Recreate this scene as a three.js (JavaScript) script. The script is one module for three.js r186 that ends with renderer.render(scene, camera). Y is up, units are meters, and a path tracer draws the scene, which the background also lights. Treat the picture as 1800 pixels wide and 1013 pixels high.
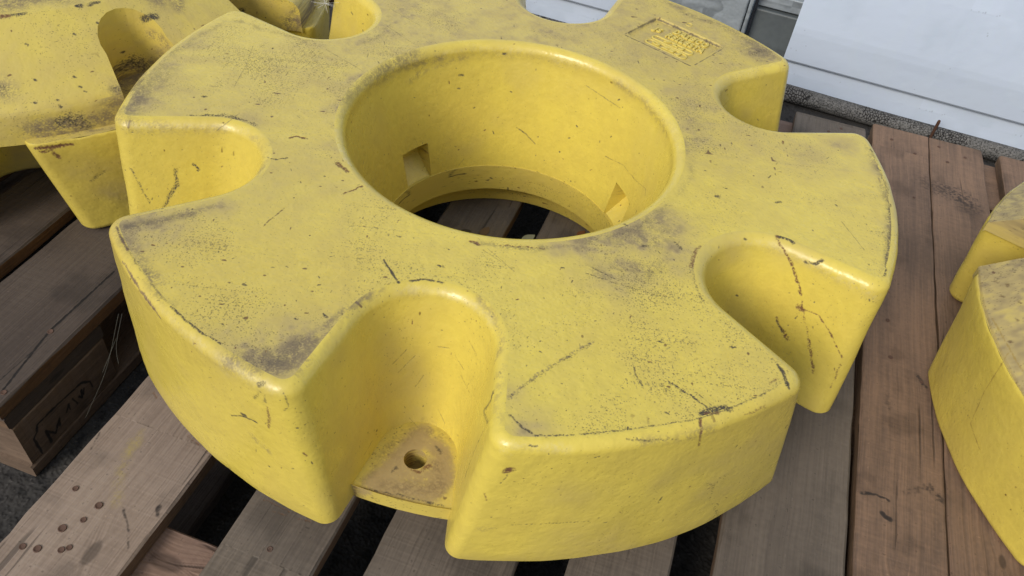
import * as THREE from 'three';
import { TextGeometry } from 'three/addons/geometries/TextGeometry.js';
import { FontLoader } from 'three/addons/loaders/FontLoader.js';
import { mergeGeometries } from 'three/addons/utils/BufferGeometryUtils.js';
import { RoundedBoxGeometry } from 'three/addons/geometries/RoundedBoxGeometry.js';
import { Brush, Evaluator, SUBTRACTION } from 'three-bvh-csg';
import { MeshBVH, acceleratedRaycast } from 'three-mesh-bvh';

// ---------------------------------------------------------------- camera, sky, sun, exposure
const S = 0.2;                 // metres per casting unit (bore lip radius = 1 unit)
const PAL = 0.144;             // pallet deck height above the ground
const HUB = 1.28 * S;          // full height of a weight
const scene = new THREE.Scene();
const renderer = new THREE.WebGLRenderer({ antialias: true });
renderer.toneMapping = THREE.LinearToneMapping;
renderer.toneMappingExposure = 1.72;
renderer.shadowMap.enabled = true;

const FPX = 1417.37, camera = new THREE.PerspectiveCamera(2 * Math.atan(506.5 / FPX) * 180 / Math.PI, 1024 / 576, 0.02, 60);
const vR = new THREE.Vector3(0.99426, 0.08902, -0.05927), vU = new THREE.Vector3(-0.10491, 0.70429, -0.70212), vB = new THREE.Vector3(-0.02076, 0.70431, 0.70959);
camera.position.set(0, PAL + HUB + 2.6085 * S, 3.9356 * S);
camera.quaternion.setFromRotationMatrix(new THREE.Matrix4().makeBasis(vR, vU, vB));
scene.add(camera);

// overcast sky: soft, a little brighter overhead and round the veiled sun
const SUN = new THREE.Vector3(-0.6, 0.64, 0.78).normalize();
{
  const w = 256, h = 128, d = new Float32Array(w * h * 4), v = new THREE.Vector3();
  for (let j = 0; j < h; j++) for (let i = 0; i < w; i++) {
    const lat = ((j + 0.5) / h - 0.5) * Math.PI, lon = ((i + 0.5) / w - 0.5) * 2 * Math.PI;
    v.set(Math.cos(lat) * Math.cos(lon), Math.sin(lat), Math.cos(lat) * Math.sin(lon));
    const up = Math.max(0, v.y), c = Math.max(0, v.dot(SUN));
    const L = (v.y < 0 ? 0.1 : 0.17 + 0.1 * up) + (v.y < 0 ? 0 : 0.55 * Math.pow(c, 5));
    const k = (j * w + i) * 4;
    d[k] = L * 0.9; d[k + 1] = L * 1.0; d[k + 2] = L * 1.2; d[k + 3] = 1;
  }
  const sky = new THREE.DataTexture(d, w, h, THREE.RGBAFormat, THREE.FloatType);
  sky.mapping = THREE.EquirectangularReflectionMapping; sky.magFilter = THREE.LinearFilter; sky.minFilter = THREE.LinearFilter; sky.needsUpdate = true;
  scene.background = sky; scene.environment = sky;
}
const sun = new THREE.DirectionalLight(0xfff3e2, 1.5);
sun.position.copy(SUN).multiplyScalar(5); sun.castShadow = true; sun.shadow.radius = 40;
sun.shadow.mapSize.set(2048, 2048);
Object.assign(sun.shadow.camera, { left: -2, right: 2, top: 2, bottom: -2, near: 0.5, far: 12 });
scene.add(sun); scene.add(sun.target);

// ---------------------------------------------------------------- helpers
function rng(seed) { let a = seed >>> 0; return () => { a = (a + 0x6d2b79f5) | 0; let t = Math.imul(a ^ (a >>> 15), 1 | a); t = (t + Math.imul(t ^ (t >>> 7), 61 | t)) ^ t; return ((t ^ (t >>> 14)) >>> 0) / 4294967296; }; }
const HT = (() => { const r = rng(77), t = new Float32Array(4096); for (let i = 0; i < 4096; i++) t[i] = r(); return t; })();
const hsh = (x, y, z) => HT[(Math.imul(x, 73856093) ^ Math.imul(y, 19349663) ^ Math.imul(z, 83492791)) >>> 3 & 4095];
function vn(x, y, z) {         // value noise 0..1
  const xi = Math.floor(x), yi = Math.floor(y), zi = Math.floor(z);
  let a = x - xi, b = y - yi, c = z - zi; a = a * a * (3 - 2 * a); b = b * b * (3 - 2 * b); c = c * c * (3 - 2 * c);
  const X0 = Math.imul(xi, 73856093), X1 = X0 + 73856093 | 0, Y0 = Math.imul(yi, 19349663), Y1 = Y0 + 19349663 | 0, Z0 = Math.imul(zi, 83492791), Z1 = Z0 + 83492791 | 0;
  const p = Y0 ^ Z0, q = Y1 ^ Z0, r = Y0 ^ Z1, s = Y1 ^ Z1;
  const e = HT[(X0 ^ p) >>> 3 & 4095], f = HT[(X0 ^ q) >>> 3 & 4095], g = HT[(X0 ^ r) >>> 3 & 4095], h = HT[(X0 ^ s) >>> 3 & 4095];
  const k = e + (HT[(X1 ^ p) >>> 3 & 4095] - e) * a, l = f + (HT[(X1 ^ q) >>> 3 & 4095] - f) * a, m = g + (HT[(X1 ^ r) >>> 3 & 4095] - g) * a, n = h + (HT[(X1 ^ s) >>> 3 & 4095] - h) * a;
  const t = k + (l - k) * b, u = m + (n - m) * b;
  return t + (u - t) * c;
}
function fbm(x, y, z, o) { let s = 0, w = 0.5, n = 0; for (let i = 0; i < o; i++) { s += w * vn(x, y, z); n += w; w *= 0.55; x = x * 2.03 + 17.1; y = y * 2.03 + 5.3; z = z * 2.03 + 9.7; } return s / n; }
const sst = (a, b, x) => { const t = Math.min(1, Math.max(0, (x - a) / (b - a))); return t * t * (3 - 2 * t); };
const clamp = (x, a = 0, b = 1) => Math.min(b, Math.max(a, x));
const enc = (x) => { x = clamp(x); return Math.round(255 * (x <= 0.0031308 ? 12.92 * x : 1.055 * Math.pow(x, 1 / 2.4) - 0.055)); };

class Paint {                  // a texture being painted: colour (linear), roughness, relief
  constructor(w, h, mx, my) { this.w = w; this.h = h; this.mx = mx; this.my = my; this.c = new Float32Array(w * h * 3); this.a = new Float32Array(w * h * 2); }
  fill(fn) { const o = [0, 0, 0, 0, 0]; for (let j = 0; j < this.h; j++) for (let i = 0; i < this.w; i++) { fn(i, j, o); const k = j * this.w + i; this.c[k * 3] = o[0]; this.c[k * 3 + 1] = o[1]; this.c[k * 3 + 2] = o[2]; this.a[k * 2] = o[3]; this.a[k * 2 + 1] = o[4]; } return this; }
  dab(u, v, r, col, st, brk, o) {
    const cx = u * this.w, cy = v * this.h, rx = r / this.mx, ry = r / this.my;
    for (let j = Math.max(0, Math.floor(cy - ry)); j <= Math.min(this.h - 1, Math.ceil(cy + ry)); j++) for (let i = Math.max(0, Math.floor(cx - rx)); i <= Math.min(this.w - 1, Math.ceil(cx + rx)); i++) {
      const dx = (i + 0.5 - cx) / rx, dy = (j + 0.5 - cy) / ry, d = Math.sqrt(dx * dx + dy * dy);
      if (d >= 1) continue;
      const g = fbm(i * this.mx * o.f, j * this.my * o.f, o.s, 3);
      const al = o.film ? st * 0.75 * Math.pow(1 - d, 1.1) * sst(0.34, 0.66, 0.55 * g + 0.45 * vn(i * this.mx * 900, j * this.my * 900, o.s)) : st * sst(0, 0.5, 1 - d - (brk > 0 ? (1 - g) * brk * 1.6 - 0.25 * brk : 0)) * (o.soft ? sst(brk * 0.5, brk * 0.5 + 0.35, g) : 1);
      if (al <= 0.003) continue;
      const k = j * this.w + i;
      for (let q = 0; q < 3; q++) this.c[k * 3 + q] += (col[q] - this.c[k * 3 + q]) * al;
      this.a[k * 2] += ((o.rough ?? 0.85) - this.a[k * 2]) * al;
      this.a[k * 2 + 1] = clamp(this.a[k * 2 + 1] - (o.dent ?? 0) * al);
    }
  }
  finish() {
    const n = this.w * this.h, A = new Uint8Array(n * 4), B = new Uint8Array(n * 4);
    for (let k = 0; k < n; k++) { for (let q = 0; q < 3; q++) A[k * 4 + q] = enc(this.c[k * 3 + q]); A[k * 4 + 3] = 255; B[k * 4] = Math.round(255 * clamp(this.a[k * 2 + 1])); B[k * 4 + 1] = Math.round(255 * clamp(this.a[k * 2])); B[k * 4 + 3] = 255; }
    const mk = (d, cs) => { const t = new THREE.DataTexture(d, this.w, this.h, THREE.RGBAFormat); t.colorSpace = cs; t.magFilter = THREE.LinearFilter; t.minFilter = THREE.LinearMipmapLinearFilter; t.generateMipmaps = true; t.wrapS = t.wrapT = THREE.RepeatWrapping; t.needsUpdate = true; return t; };
    this.c = this.a = null;
    return [mk(A, THREE.SRGBColorSpace), mk(B, THREE.NoColorSpace)];
  }
}
const textured = [];           // [material, paint] pairs finished after all marks are on
function paintMat(p, bump, extra = {}) { const m = new THREE.MeshStandardMaterial({ roughness: 1, metalness: 0, bumpScale: bump, ...extra }); m.userData.paint = p; textured.push([m, p]); return m; }
const names = {};
function numbered(n) { const k = names[n] = (names[n] ?? -1) + 1; return k ? n + '_' + String(k).padStart(3, '0') : n; }
function put(o, name, label, category, extra = {}) { o.name = numbered(name); o.userData = { label, category, ...extra }; scene.add(o); return o; }
function shadows(o) { o.traverse((m) => { if (m.isMesh) { m.castShadow = m.receiveShadow = true; } }); }
function part(name, geo, mat, parent, extra) { const m = new THREE.Mesh(geo, mat); m.name = name; if (extra) m.userData = extra; parent.add(m); return m; }
// a photo pixel as a ray, and where it meets a level plane
function pixelRay(px, py) { return new THREE.Ray(camera.position.clone(), new THREE.Vector3().addScaledVector(vR, (px - 900) / FPX).addScaledVector(vU, -(py - 506.5) / FPX).sub(vB).normalize()); }
function onLevel(px, py, y) { const r = pixelRay(px, py); return r.at((y - r.origin.y) / r.direction.y, new THREE.Vector3()); }

// ---------------------------------------------------------------- ground
{
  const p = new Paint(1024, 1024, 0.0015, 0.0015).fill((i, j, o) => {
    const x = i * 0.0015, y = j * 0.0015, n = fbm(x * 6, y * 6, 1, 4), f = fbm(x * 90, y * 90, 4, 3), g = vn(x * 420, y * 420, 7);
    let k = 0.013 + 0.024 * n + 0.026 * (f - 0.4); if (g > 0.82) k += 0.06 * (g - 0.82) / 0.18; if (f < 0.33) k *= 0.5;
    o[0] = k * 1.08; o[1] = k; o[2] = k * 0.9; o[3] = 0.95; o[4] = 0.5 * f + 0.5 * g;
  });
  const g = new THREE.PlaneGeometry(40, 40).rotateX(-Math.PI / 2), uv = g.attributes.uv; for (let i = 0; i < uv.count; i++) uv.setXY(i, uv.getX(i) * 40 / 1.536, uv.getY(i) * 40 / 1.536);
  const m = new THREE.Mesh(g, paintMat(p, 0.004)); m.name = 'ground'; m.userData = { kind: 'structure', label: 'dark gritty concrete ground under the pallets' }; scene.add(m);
}

// ---------------------------------------------------------------- white door sections, post and rubber seal behind the pallets
{
  const G1 = onLevel(1380, 181, 0.002), G2 = onLevel(1750, 286, 0.002);
  const dir = G2.clone().sub(G1).setY(0).normalize(), nrm = new THREE.Vector3(-dir.z, 0, dir.x); if (nrm.z < 0) nrm.negate();
  const turn = Math.atan2(-dir.z, dir.x);
  const along = (px, py, back) => {   // metres along the door plane and height, for a pixel on a plane set back from the seal line
    const r = pixelRay(px, py), P = G1.clone().addScaledVector(nrm, -back), t = P.clone().sub(r.origin).dot(nrm) / r.direction.dot(nrm), q = r.at(t, new THREE.Vector3());
    return [q.clone().sub(G1).dot(dir), q.y];
  };
  const at = (o, s, y, back) => { o.position.copy(G1).addScaledVector(dir, s).addScaledVector(nrm, -back); o.position.y = y; o.rotation.y = turn; };
  const white = new Paint(512, 512, 0.002, 0.002).fill((i, j, o) => {
    const x = i * 0.002, y = j * 0.002, n = fbm(x * 3, y * 3, 3, 4), d = vn(x * 420, y * 420, 5) * vn(x * 60, y * 60, 2);
    let k = 0.62 + 0.07 * (n - 0.5); if (d > 0.86) k *= 0.7; const st = sst(0.6, 0.75, fbm(x * 9, y * 5, 8, 4)) * 0.1;
    o[0] = k * (0.9 - st * 0.5); o[1] = k * (1.04 - st * 0.5); o[2] = k * (1.26 - st * 0.6); o[3] = 0.42 + 0.2 * n; o[4] = fbm(x * 70, y * 70, 2, 2);
  });
  const wm = paintMat(white, 0.0004);
  const yC = (along(1385, 118, 0.02)[1] + along(1800, 213, 0.02)[1]) / 2;
  const edgeS = (along(1410, 0, 0.02)[0] + along(1381, 103, 0.02)[0]) / 2;
  function uvm(g) { const p = g.attributes.position, n = g.attributes.normal, uv = g.attributes.uv; for (let i = 0; i < p.count; i++) uv.setXY(i, Math.abs(n.getX(i)) > 0.7 ? p.getZ(i) : p.getX(i), Math.abs(n.getY(i)) > 0.7 ? p.getZ(i) : p.getY(i)); return g; }
  const DW = 2.6, DH = 2.4, foldGeo = () => { const sh = new THREE.Shape(); for (const [i, q] of [[-0.02, 0], [0.006, 0], [0.0115, 0.0015], [0.015, 0.006], [0.0185, 0.05], [0.0205, 0.07], [0.0212, 0.085], [0.0212, DH], [-0.02, DH]].entries()) i ? sh.lineTo(...q) : sh.moveTo(...q); const g = new THREE.ExtrudeGeometry(sh, { depth: DW, bevelEnabled: false }); g.rotateY(-Math.PI / 2); g.translate(DW / 2, -DH / 2, 0); g.computeVertexNormals(); return g; }, right = new THREE.Group(); at(right, edgeS + DW / 2, 0, 0.035);
  const up = part('upper_panel', uvm(foldGeo()), wm, right); up.position.set(0, yC + DH / 2, 0);
  const low = part('bottom_rail', uvm(new RoundedBoxGeometry(DW, yC - 0.005, 0.026, 2, 0.003)), wm, right); low.position.set(0.002, (yC + 0.025) / 2, -0.012);
  put(right, 'door', 'white sheet metal door section beside the brown pallet boards', 'door');
  const left = new THREE.Group(), ls = along(1125, 0, 0.02)[0]; at(left, ls - DW / 2, 0, 0.035);
  part('upper_panel', uvm(foldGeo()), wm, left).position.set(0, yC + DH / 2, 0);
  part('bottom_rail', uvm(new RoundedBoxGeometry(DW, yC - 0.005, 0.026, 2, 0.003)), wm, left).position.set(0.002, (yC + 0.025) / 2, -0.012);
  put(left, 'door', 'white sheet metal door section seen through the notch behind the bore', 'door');
  // cracked rubber seal
  const seal = new Paint(1024, 128, 0.0012, 0.0011).fill((i, j, o) => {
    let f1 = 9, f2 = 9; const x = i * 0.0012 * 190 + 2.6 * (fbm(i * 0.03, j * 0.03, 2, 3) - 0.5), y = j * 0.0011 * 130 + 2.6 * (fbm(i * 0.03, j * 0.03, 8, 3) - 0.5), xi = Math.floor(x), yi = Math.floor(y);
    for (let a = -1; a < 2; a++) for (let b = -1; b < 2; b++) { const dx = xi + a + hsh(xi + a, yi + b, 3) - x, dy = yi + b + hsh(xi + a, yi + b, 4) - y, d = Math.sqrt(dx * dx + dy * dy); if (d < f1) { f2 = f1; f1 = d; } else if (d < f2) f2 = d; }
    const wdt = 0.02 + 0.12 * sst(0.4, 0.7, fbm(i * 0.02, j * 0.02, 5, 2)), cr = sst(wdt, wdt + 0.08, f2 - f1), n = vn(i * 0.6, j * 0.6, 2);
    const k = cr * (0.085 + 0.06 * n + 0.06 * hsh(xi, yi, 9)) + (1 - cr) * 0.012; o[0] = k; o[1] = k * 0.98; o[2] = k * 0.93; o[3] = 0.9; o[4] = cr;
  });
  const sealGeo = new THREE.CylinderGeometry(0.0185, 0.0185, 5.6, 24, 120).rotateZ(Math.PI / 2);
  { const uv = sealGeo.attributes.uv, ps = sealGeo.attributes.position; for (let i = 0; i < uv.count; i++) { uv.setXY(i, ps.getX(i) / 1.2288, uv.getX(i)); const x = ps.getX(i); ps.setY(i, ps.getY(i) * (1 + 0.06 * (vn(x * 9, 1, 2) - 0.5)) + 0.002 * (vn(x * 5, 4, 2) - 0.5)); } sealGeo.computeVertexNormals(); }
  const sm = new THREE.Mesh(sealGeo, paintMat(seal, 0.002)); at(sm, 0.0, 0.0195, 0.012);
  put(sm, 'door_seal', 'cracked grey rubber seal along the foot of the white door', 'seal');
  // galvanised post between the door sections
  const galv = new Paint(512, 512, 0.001, 0.001).fill((i, j, o) => {
    let f1 = 9, id = 0; const x = i * 0.03 + 1.4 * fbm(i * 0.02, j * 0.02, 1, 2), y = j * 0.03 + 1.4 * fbm(i * 0.02, j * 0.02, 6, 2), xi = Math.floor(x), yi = Math.floor(y);
    for (let a = -1; a < 2; a++) for (let b = -1; b < 2; b++) { const dx = xi + a + hsh(xi + a, yi + b, 13) - x, dy = yi + b + hsh(xi + a, yi + b, 14) - y, d = dx * dx + dy * dy; if (d < f1) { f1 = d; id = hsh(xi + a, yi + b, 21); } }
    const k = 0.22 + 0.16 * id + 0.14 * sst(0.5, 0.7, fbm(i * 0.02, j * 0.05, 4, 4)) + 0.05 * vn(i * 0.5, j * 0.5, 1); o[0] = k * 0.86; o[1] = k * 0.97; o[2] = k * 1.06; o[3] = 0.45 + 0.3 * id; o[4] = vn(i * 0.4, j * 0.4, 3);
  });
  const gm = paintMat(galv, 0.0003, { metalness: 0.35 });
  const post = new THREE.Group(), p0 = along(1165, 0, 0.05)[0], p1 = along(1318, 0, 0.05)[0]; at(post, (p0 + p1) / 2, 0, 0.075);
  const web = part('post_face', uvm(new RoundedBoxGeometry(p1 - p0, 2.5, 0.05, 3, 0.006)), gm, post); web.position.y = 1.25;
  const lip = part('post_flange', uvm(new RoundedBoxGeometry(0.008, 2.5, 0.07, 2, 0.002)), gm, post); lip.position.set((p1 - p0) / 2 + 0.0065, 1.25, 0);
  const bp = part('base_plate', uvm(new RoundedBoxGeometry(p1 - p0 + 0.02, 0.008, 0.07, 2, 0.002)), gm, post); bp.position.set(0, 0.006, 0);
  put(post, 'steel_post', 'galvanised steel post with mottled spangle between the white door sections', 'post');
  // dark box with a rail beside the post
  const b0 = p1 + 0.017, b1 = edgeS + 0.05, yr = along(1360, 24, 0.07)[1];
  const slate = new Paint(256, 256, 0.002, 0.002).fill((i, j, o) => { const n = fbm(i * 0.05, j * 0.05, 2, 4), k = 0.075 + 0.05 * n + 0.02 * vn(i * 0.7, j * 0.7, 1); o[0] = k * 0.86; o[1] = k; o[2] = k * 1.06; o[3] = 0.5; o[4] = n; });
  const dm = paintMat(slate, 0.0004), box = new THREE.Group(); at(box, (b0 + b1) / 2, 0, 0.13);
  part('cover', uvm(new RoundedBoxGeometry(b1 - b0, yr - 0.004, 0.1, 3, 0.004)), dm, box).position.set(0, (yr - 0.004) / 2 + 0.002, 0);
  const rail = part('rail', uvm(new RoundedBoxGeometry(b1 - b0, 0.03, 0.085, 3, 0.003)), gm, box); rail.position.set(0, yr + 0.017, 0.0);
  const bolt = part('bolt', mergeGeometries([new THREE.CylinderGeometry(0.011, 0.011, 0.003, 20).translate(0, 0.0015, 0), new THREE.CylinderGeometry(0.008, 0.008, 0.008, 6).translate(0, 0.007, 0)]), gm, box);
  bolt.position.set((along(1367, 4, 0.1)[0] - (b0 + b1) / 2), yr + 0.032, 0.02);
  const back = part('back_plate', uvm(new RoundedBoxGeometry(b1 - b0, 2.2, 0.02, 2, 0.002)), gm, box); back.position.set(0, yr + 1.135, -0.03);
  put(box, 'control_box', 'dark slate coloured metal box with a bolted rail beside the steel post', 'metal box');
  // rusty pin standing in front of the seal
  const pin = new THREE.Mesh(new THREE.LatheGeometry([[0, 0], [0.0032, 0.0004], [0.003, 0.03], [0.0034, 0.052], [0.0028, 0.0575], [0, 0.059]].map((a) => new THREE.Vector2(...a)), 10), new THREE.MeshStandardMaterial({ color: new THREE.Color(0.075, 0.034, 0.018), roughness: 0.95 }));
  const q = along(1653, 212, -0.016); at(pin, q[0] - 0.001, Math.max(0.001, q[1] - 0.058), -0.016); put(pin, 'rusty_pin', 'short rusty pin standing in front of the rubber door seal', 'pin');
}

// ---------------------------------------------------------------- pallets
const woodKinds = {
  grey: [[0.165, 0.134, 0.103], [0.105, 0.085, 0.066]], brown: [[0.245, 0.152, 0.096], [0.13, 0.085, 0.058]], warm: [[0.285, 0.218, 0.168], [0.2, 0.147, 0.11]],
  dark: [[0.085, 0.064, 0.05], [0.05, 0.036, 0.028]], block: [[0.17, 0.115, 0.075], [0.10, 0.065, 0.04]], side: [[0.17, 0.105, 0.058], [0.1, 0.058, 0.03]], pale: [[0.24, 0.21, 0.205], [0.17, 0.14, 0.13]], red: [[0.25, 0.165, 0.12], [0.175, 0.108, 0.078]], raw: [[0.17, 0.088, 0.036], [0.085, 0.042, 0.018]],
};
function woodPaint(kind, seed, w = 1536, h = 384) {     // u along the board (1.3 m), v round its section (0.36 m)
  const [A, B] = woodKinds[kind], r = rng(seed), knots = [];
  for (let i = 0; i < 5; i++) knots.push([r() * 1.3, r() * 0.3, 0.004 + 0.007 * r()]);
  const raw = woodKinds.raw;
  return new Paint(w, h, 1.3 / w, 0.36 / h).fill((i, j, o) => {
    const x = i * 1.3 / w, y = j * 0.36 / h; let yy = y + 0.012 * (fbm(x * 3, y * 6, seed, 3) - 0.5), kn = 0;
    for (const k of knots) { const dx = (x - k[0]) * 0.45, dy = y - k[1], d = Math.sqrt(dx * dx + dy * dy); yy += k[2] * 1.3 * Math.exp(-(d * d) / (k[2] * k[2] * 4)) * Math.sign(dy); kn = Math.max(kn, sst(k[2], k[2] * 0.6, d)); }
    const ring = fbm(x * 2.2, yy * 190, seed + 3, 3), fine = fbm(x * 14, yy * 900, seed + 5, 2), blot = fbm(x * 7, y * 12, seed + 9, 4), speck = vn(x * 300, y * 300, seed), saw = vn(x * 520 + 3 * fbm(x * 9, y * 9, 3, 2), y * 24, seed + 31) * sst(0.35, 0.65, fbm(x * 5, y * 7, seed + 33, 2));
    let t = clamp(0.5 + 0.6 * (ring - 0.5) + 0.8 * (fine - 0.5) + 1.6 * (blot - 0.5) + 0.35 * (speck - 0.5) + 0.3 * (saw - 0.25));
    const st = sst(0.56, 0.75, fbm(x * 16, y * 20, seed + 15, 4)) * 0.28;
    const crack = sst(0.13, 0.09, vn(x * 5, yy * 240, seed + 21)) * sst(0.5, 0.65, fbm(x * 6, y * 20, seed + 2, 2));
    for (let q = 0; q < 3; q++) { let c = B[q] + (A[q] - B[q]) * t; c *= 1 - st; c *= 1 - 0.5 * crack; c += (B[q] * 0.45 - c) * kn * 0.8; if (speck > 0.95) c *= 0.6; else if (speck < 0.03) c *= 1.4; o[q] = c; }
    o[3] = 0.88 - 0.1 * blot; o[4] = clamp(0.55 + 0.12 * (saw - 0.25) + 0.4 * (ring - 0.5) + 0.5 * (fine - 0.5) - 0.6 * crack - 0.2 * kn);
  });
}
function boardGeo(len, f0, f1, b0, b1, th, seed, chip = 0.0012) {   // x from f0..f1 at the front end, b0..b1 at the back end; length along z; top at y = 0
  const N = 56, r = rng(seed), pos = [], uv = [], idx = [], c = 0.0016, uo = r(), vo = r() * 0.1;
  const M = 8;
  for (let i = 0; i <= N; i++) {
    const t = i / N, z = len / 2 - len * t, xl = f0 + (b0 - f0) * t + chip * 1.4 * (fbm(z * 60, seed, 1, 3) - 0.5), xr = f1 + (b1 - f1) * t + chip * 1.4 * (fbm(z * 60, seed, 7, 3) - 0.5);
    const dy = 0.0014 * (fbm(z * 7, seed, 3, 2) - 0.5), e1 = c * (0.6 + 1.6 * vn(z * 40, seed, 5)), e2 = c * (0.6 + 1.6 * vn(z * 40, seed, 9));
    const sec = [[xl, -e1 + dy], [xl + e1, dy], [xr - e2, dy], [xr, -e2 + dy], [xr - 0.0005, -th + e2], [xr - e2, -th], [xl + e1, -th], [xl + 0.0005, -th + e1]];
    let per = 0;
    for (let k = 0; k <= M; k++) { const a = sec[k % M]; if (k) { const p = sec[k - 1]; per += Math.hypot(a[0] - p[0], a[1] - p[1]); } pos.push(a[0], a[1], z); uv.push((z + len / 2) / 1.3 + uo, (per + vo) / 0.36); }
  }
  const st = M + 1, sid = [];
  for (let i = 0; i < N; i++) for (let k = 0; k < M; k++) { const a = i * st + k, b = a + 1, d = a + st, e = d + 1; (k === 3 || k === 7 ? sid : idx).push(a, b, d, b, e, d); }
  for (const end of [0, N]) { const b = pos.length / 3; for (let k = 0; k < M; k++) { const q = (end * st + k) * 3; pos.push(pos[q], pos[q + 1], pos[q + 2]); uv.push(pos[q] * 0.5 + 0.3, pos[q + 1] / 0.36 + 0.2); } for (let k = 1; k < M - 1; k++) end ? idx.push(b, b + k, b + k + 1) : idx.push(b, b + k + 1, b + k); }
  const g = new THREE.BufferGeometry(); g.setAttribute('position', new THREE.Float32BufferAttribute(pos, 3)); g.setAttribute('uv', new THREE.Float32BufferAttribute(uv, 2)); g.setIndex(idx.concat(sid));
  const q = g.toNonIndexed(); q.addGroup(0, idx.length, 0); q.addGroup(idx.length, sid.length, 1); q.computeVertexNormals(); return q;
}
const woodCache = {}, wood = (kind, n) => woodCache[kind + n] ??= paintMat(woodPaint(kind, 31 * n + kind.length * 7 + kind.charCodeAt(0)), 0.0016);
const wood2 = (kind, n, side = 'side') => [wood(kind, n), wood(side, 1)];
const targets = [];             // meshes that take marks
const PT = -16 * Math.PI / 180;
function palletFrame(x, z) { const g = new THREE.Group(); g.rotation.y = PT; g.position.set(x, 0, z).applyAxisAngle(new THREE.Vector3(0, 1, 0), PT); g.userData.o = [x, z]; return g; }
const nailMat = new THREE.MeshStandardMaterial({ color: new THREE.Color(0.12, 0.07, 0.05), roughness: 0.9, metalness: 0.2 });
const nailGeo = new THREE.LatheGeometry([[0, -0.0002], [0.0026, -0.0003], [0.0032, 0.0006], [0.0038, 0.0003], [0.0038, -0.003]].map((a) => new THREE.Vector2(...a)), 12);
let bs = 100;
function pallet(label, xs, zf, zb, crossKind, blockKind) {   // xs: [f0,f1,b0,b1,kind,n,zf?,zb?] in the pallet axes; zf/zb: front/back ends along z
  const x0 = Math.min(...xs.map((b) => b[0])), x1 = Math.max(...xs.map((b) => b[1])), cx = (x0 + x1) / 2, cz = (zf + zb) / 2, g = palletFrame(cx, cz);
  for (const b of xs) {
    const f = b[6] ?? zf, k = b[7] ?? zb, m = part('deck_board', boardGeo(f - k, b[0] - cx, b[1] - cx, b[2] - cx, b[3] - cx, 0.022, bs++), wood2(b[4], b[5], b[4] === 'dark' ? 'raw' : 'side'), g);
    m.position.set(0, PAL, (f + k) / 2 - cz); targets.push(m);
  }
  const W = x1 - x0;
  for (const [z, w] of [[zf - 0.0825, 0.16], [cz, 0.145], [zb + 0.0725, 0.14]]) {
    const geo = boardGeo(W - 0.004, -w / 2, w / 2, -w / 2, w / 2, 0.022, bs++); const m = part('cross_board', geo, wood2(crossKind, 1), g); m.rotation.y = Math.PI / 2; m.position.set(0, PAL - 0.0225, z - cz); targets.push(m);
    for (const bx of [-W / 2 + 0.052, 0, W / 2 - 0.052]) { const b = part('block', boardGeo(w - 0.006, -0.05, 0.05, -0.05, 0.05, 0.0765, bs++, 0.002), [wood(blockKind, 2), wood(blockKind, 2)], g); b.position.set(bx, PAL - 0.045, z - cz); targets.push(b); }
  }
  for (const bx of [-W / 2 + 0.052, 0, W / 2 - 0.052]) { const b = part('bottom_board', boardGeo(zf - zb - 0.004, -0.05, 0.05, -0.05, 0.05, 0.021, bs++), wood2(blockKind, 2, blockKind), g); b.position.set(bx, PAL - 0.122, 0); }
  put(g, 'wooden_pallet', label, 'pallet', { group: 'wooden pallets under the wheel weights' });
  g.userData.o = undefined; return g;
}
const greyPallet = pallet('weathered grey wooden pallet carrying the wheel weight with the open bore', [
  [-0.322, -0.196, -0.322, -0.178, 'warm', 1], [-0.126, -0.0245, -0.124, -0.026, 'grey', 1], [0.0215, 0.1605, 0.0195, 0.160, 'grey', 2], [0.2095, 0.311, 0.208, 0.309, 'grey', 1], [0.3525, 0.4885, 0.354, 0.482, 'grey', 3],
], 0.62, -0.662, 'red', 'dark');
const brownPallet = pallet('reddish brown wooden pallet with two boards laid edge to edge', [
  [0.4935, 0.5935, 0.4945, 0.593, 'brown', 1], [0.5955, 0.69, 0.5945, 0.688, 'brown', 2], [0.722, 0.86, 0.718, 0.86, 'brown', 1], [0.90, 1.0, 0.90, 1.0, 'brown', 2], [1.04, 1.14, 1.04, 1.14, 'brown', 1], [1.175, 1.30, 1.175, 1.30, 'brown', 2],
], 0.53, -0.69, 'brown', 'brown');
const darkPallet = pallet('dark brown wooden pallet with a branded corner block beside the concrete', [
  [-0.581, -0.4395, -0.581, -0.4365, 'dark', 1], [-0.707, -0.603, -0.707, -0.605, 'dark', 2], [-0.89, -0.75, -0.89, -0.75, 'dark', 1], [-1.03, -0.93, -1.03, -0.93, 'dark', 2], [-1.24, -1.095, -1.24, -1.095, 'dark', 1],
], 0.418, -0.79, 'dark', 'block');
// nail heads, where the photograph shows them
function nail(pal, px, py, r = 1) { const p = onLevel(px, py, PAL + 0.0006); pal.updateMatrixWorld(true); pal.worldToLocal(p); const m = part('nail', nailGeo, nailMat, pal); m.position.copy(p); m.scale.setScalar(r * 0.74); }
for (const [x, y, r] of [[132, 859, 1.1], [173, 889, 1.4], [146, 914, 1.1], [109, 929, 1.5], [39, 961, 1.2], [65, 965, 1.4], [107, 967, 1.2], [121, 963, 1.1], [474, 966, 1.1], [1457, 231, 1], [1479, 226, 1], [1125, 955, 1]]) nail(greyPallet, x, y, r);
for (const [x, y, r] of [[1568, 245, 1], [1609, 270, 1], [1651, 258, 1], [1666, 285, 1.1], [1697, 277, 1], [1607, 347, 0.8], [1566, 628, 1.1], [1620, 672, 0.9], [1561, 563, 1]]) nail(brownPallet, x, y, r);
for (const [x, y, r] of [[88, 583, 1.3], [6, 690, 1.2]]) nail(darkPallet, x, y, r);

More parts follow.
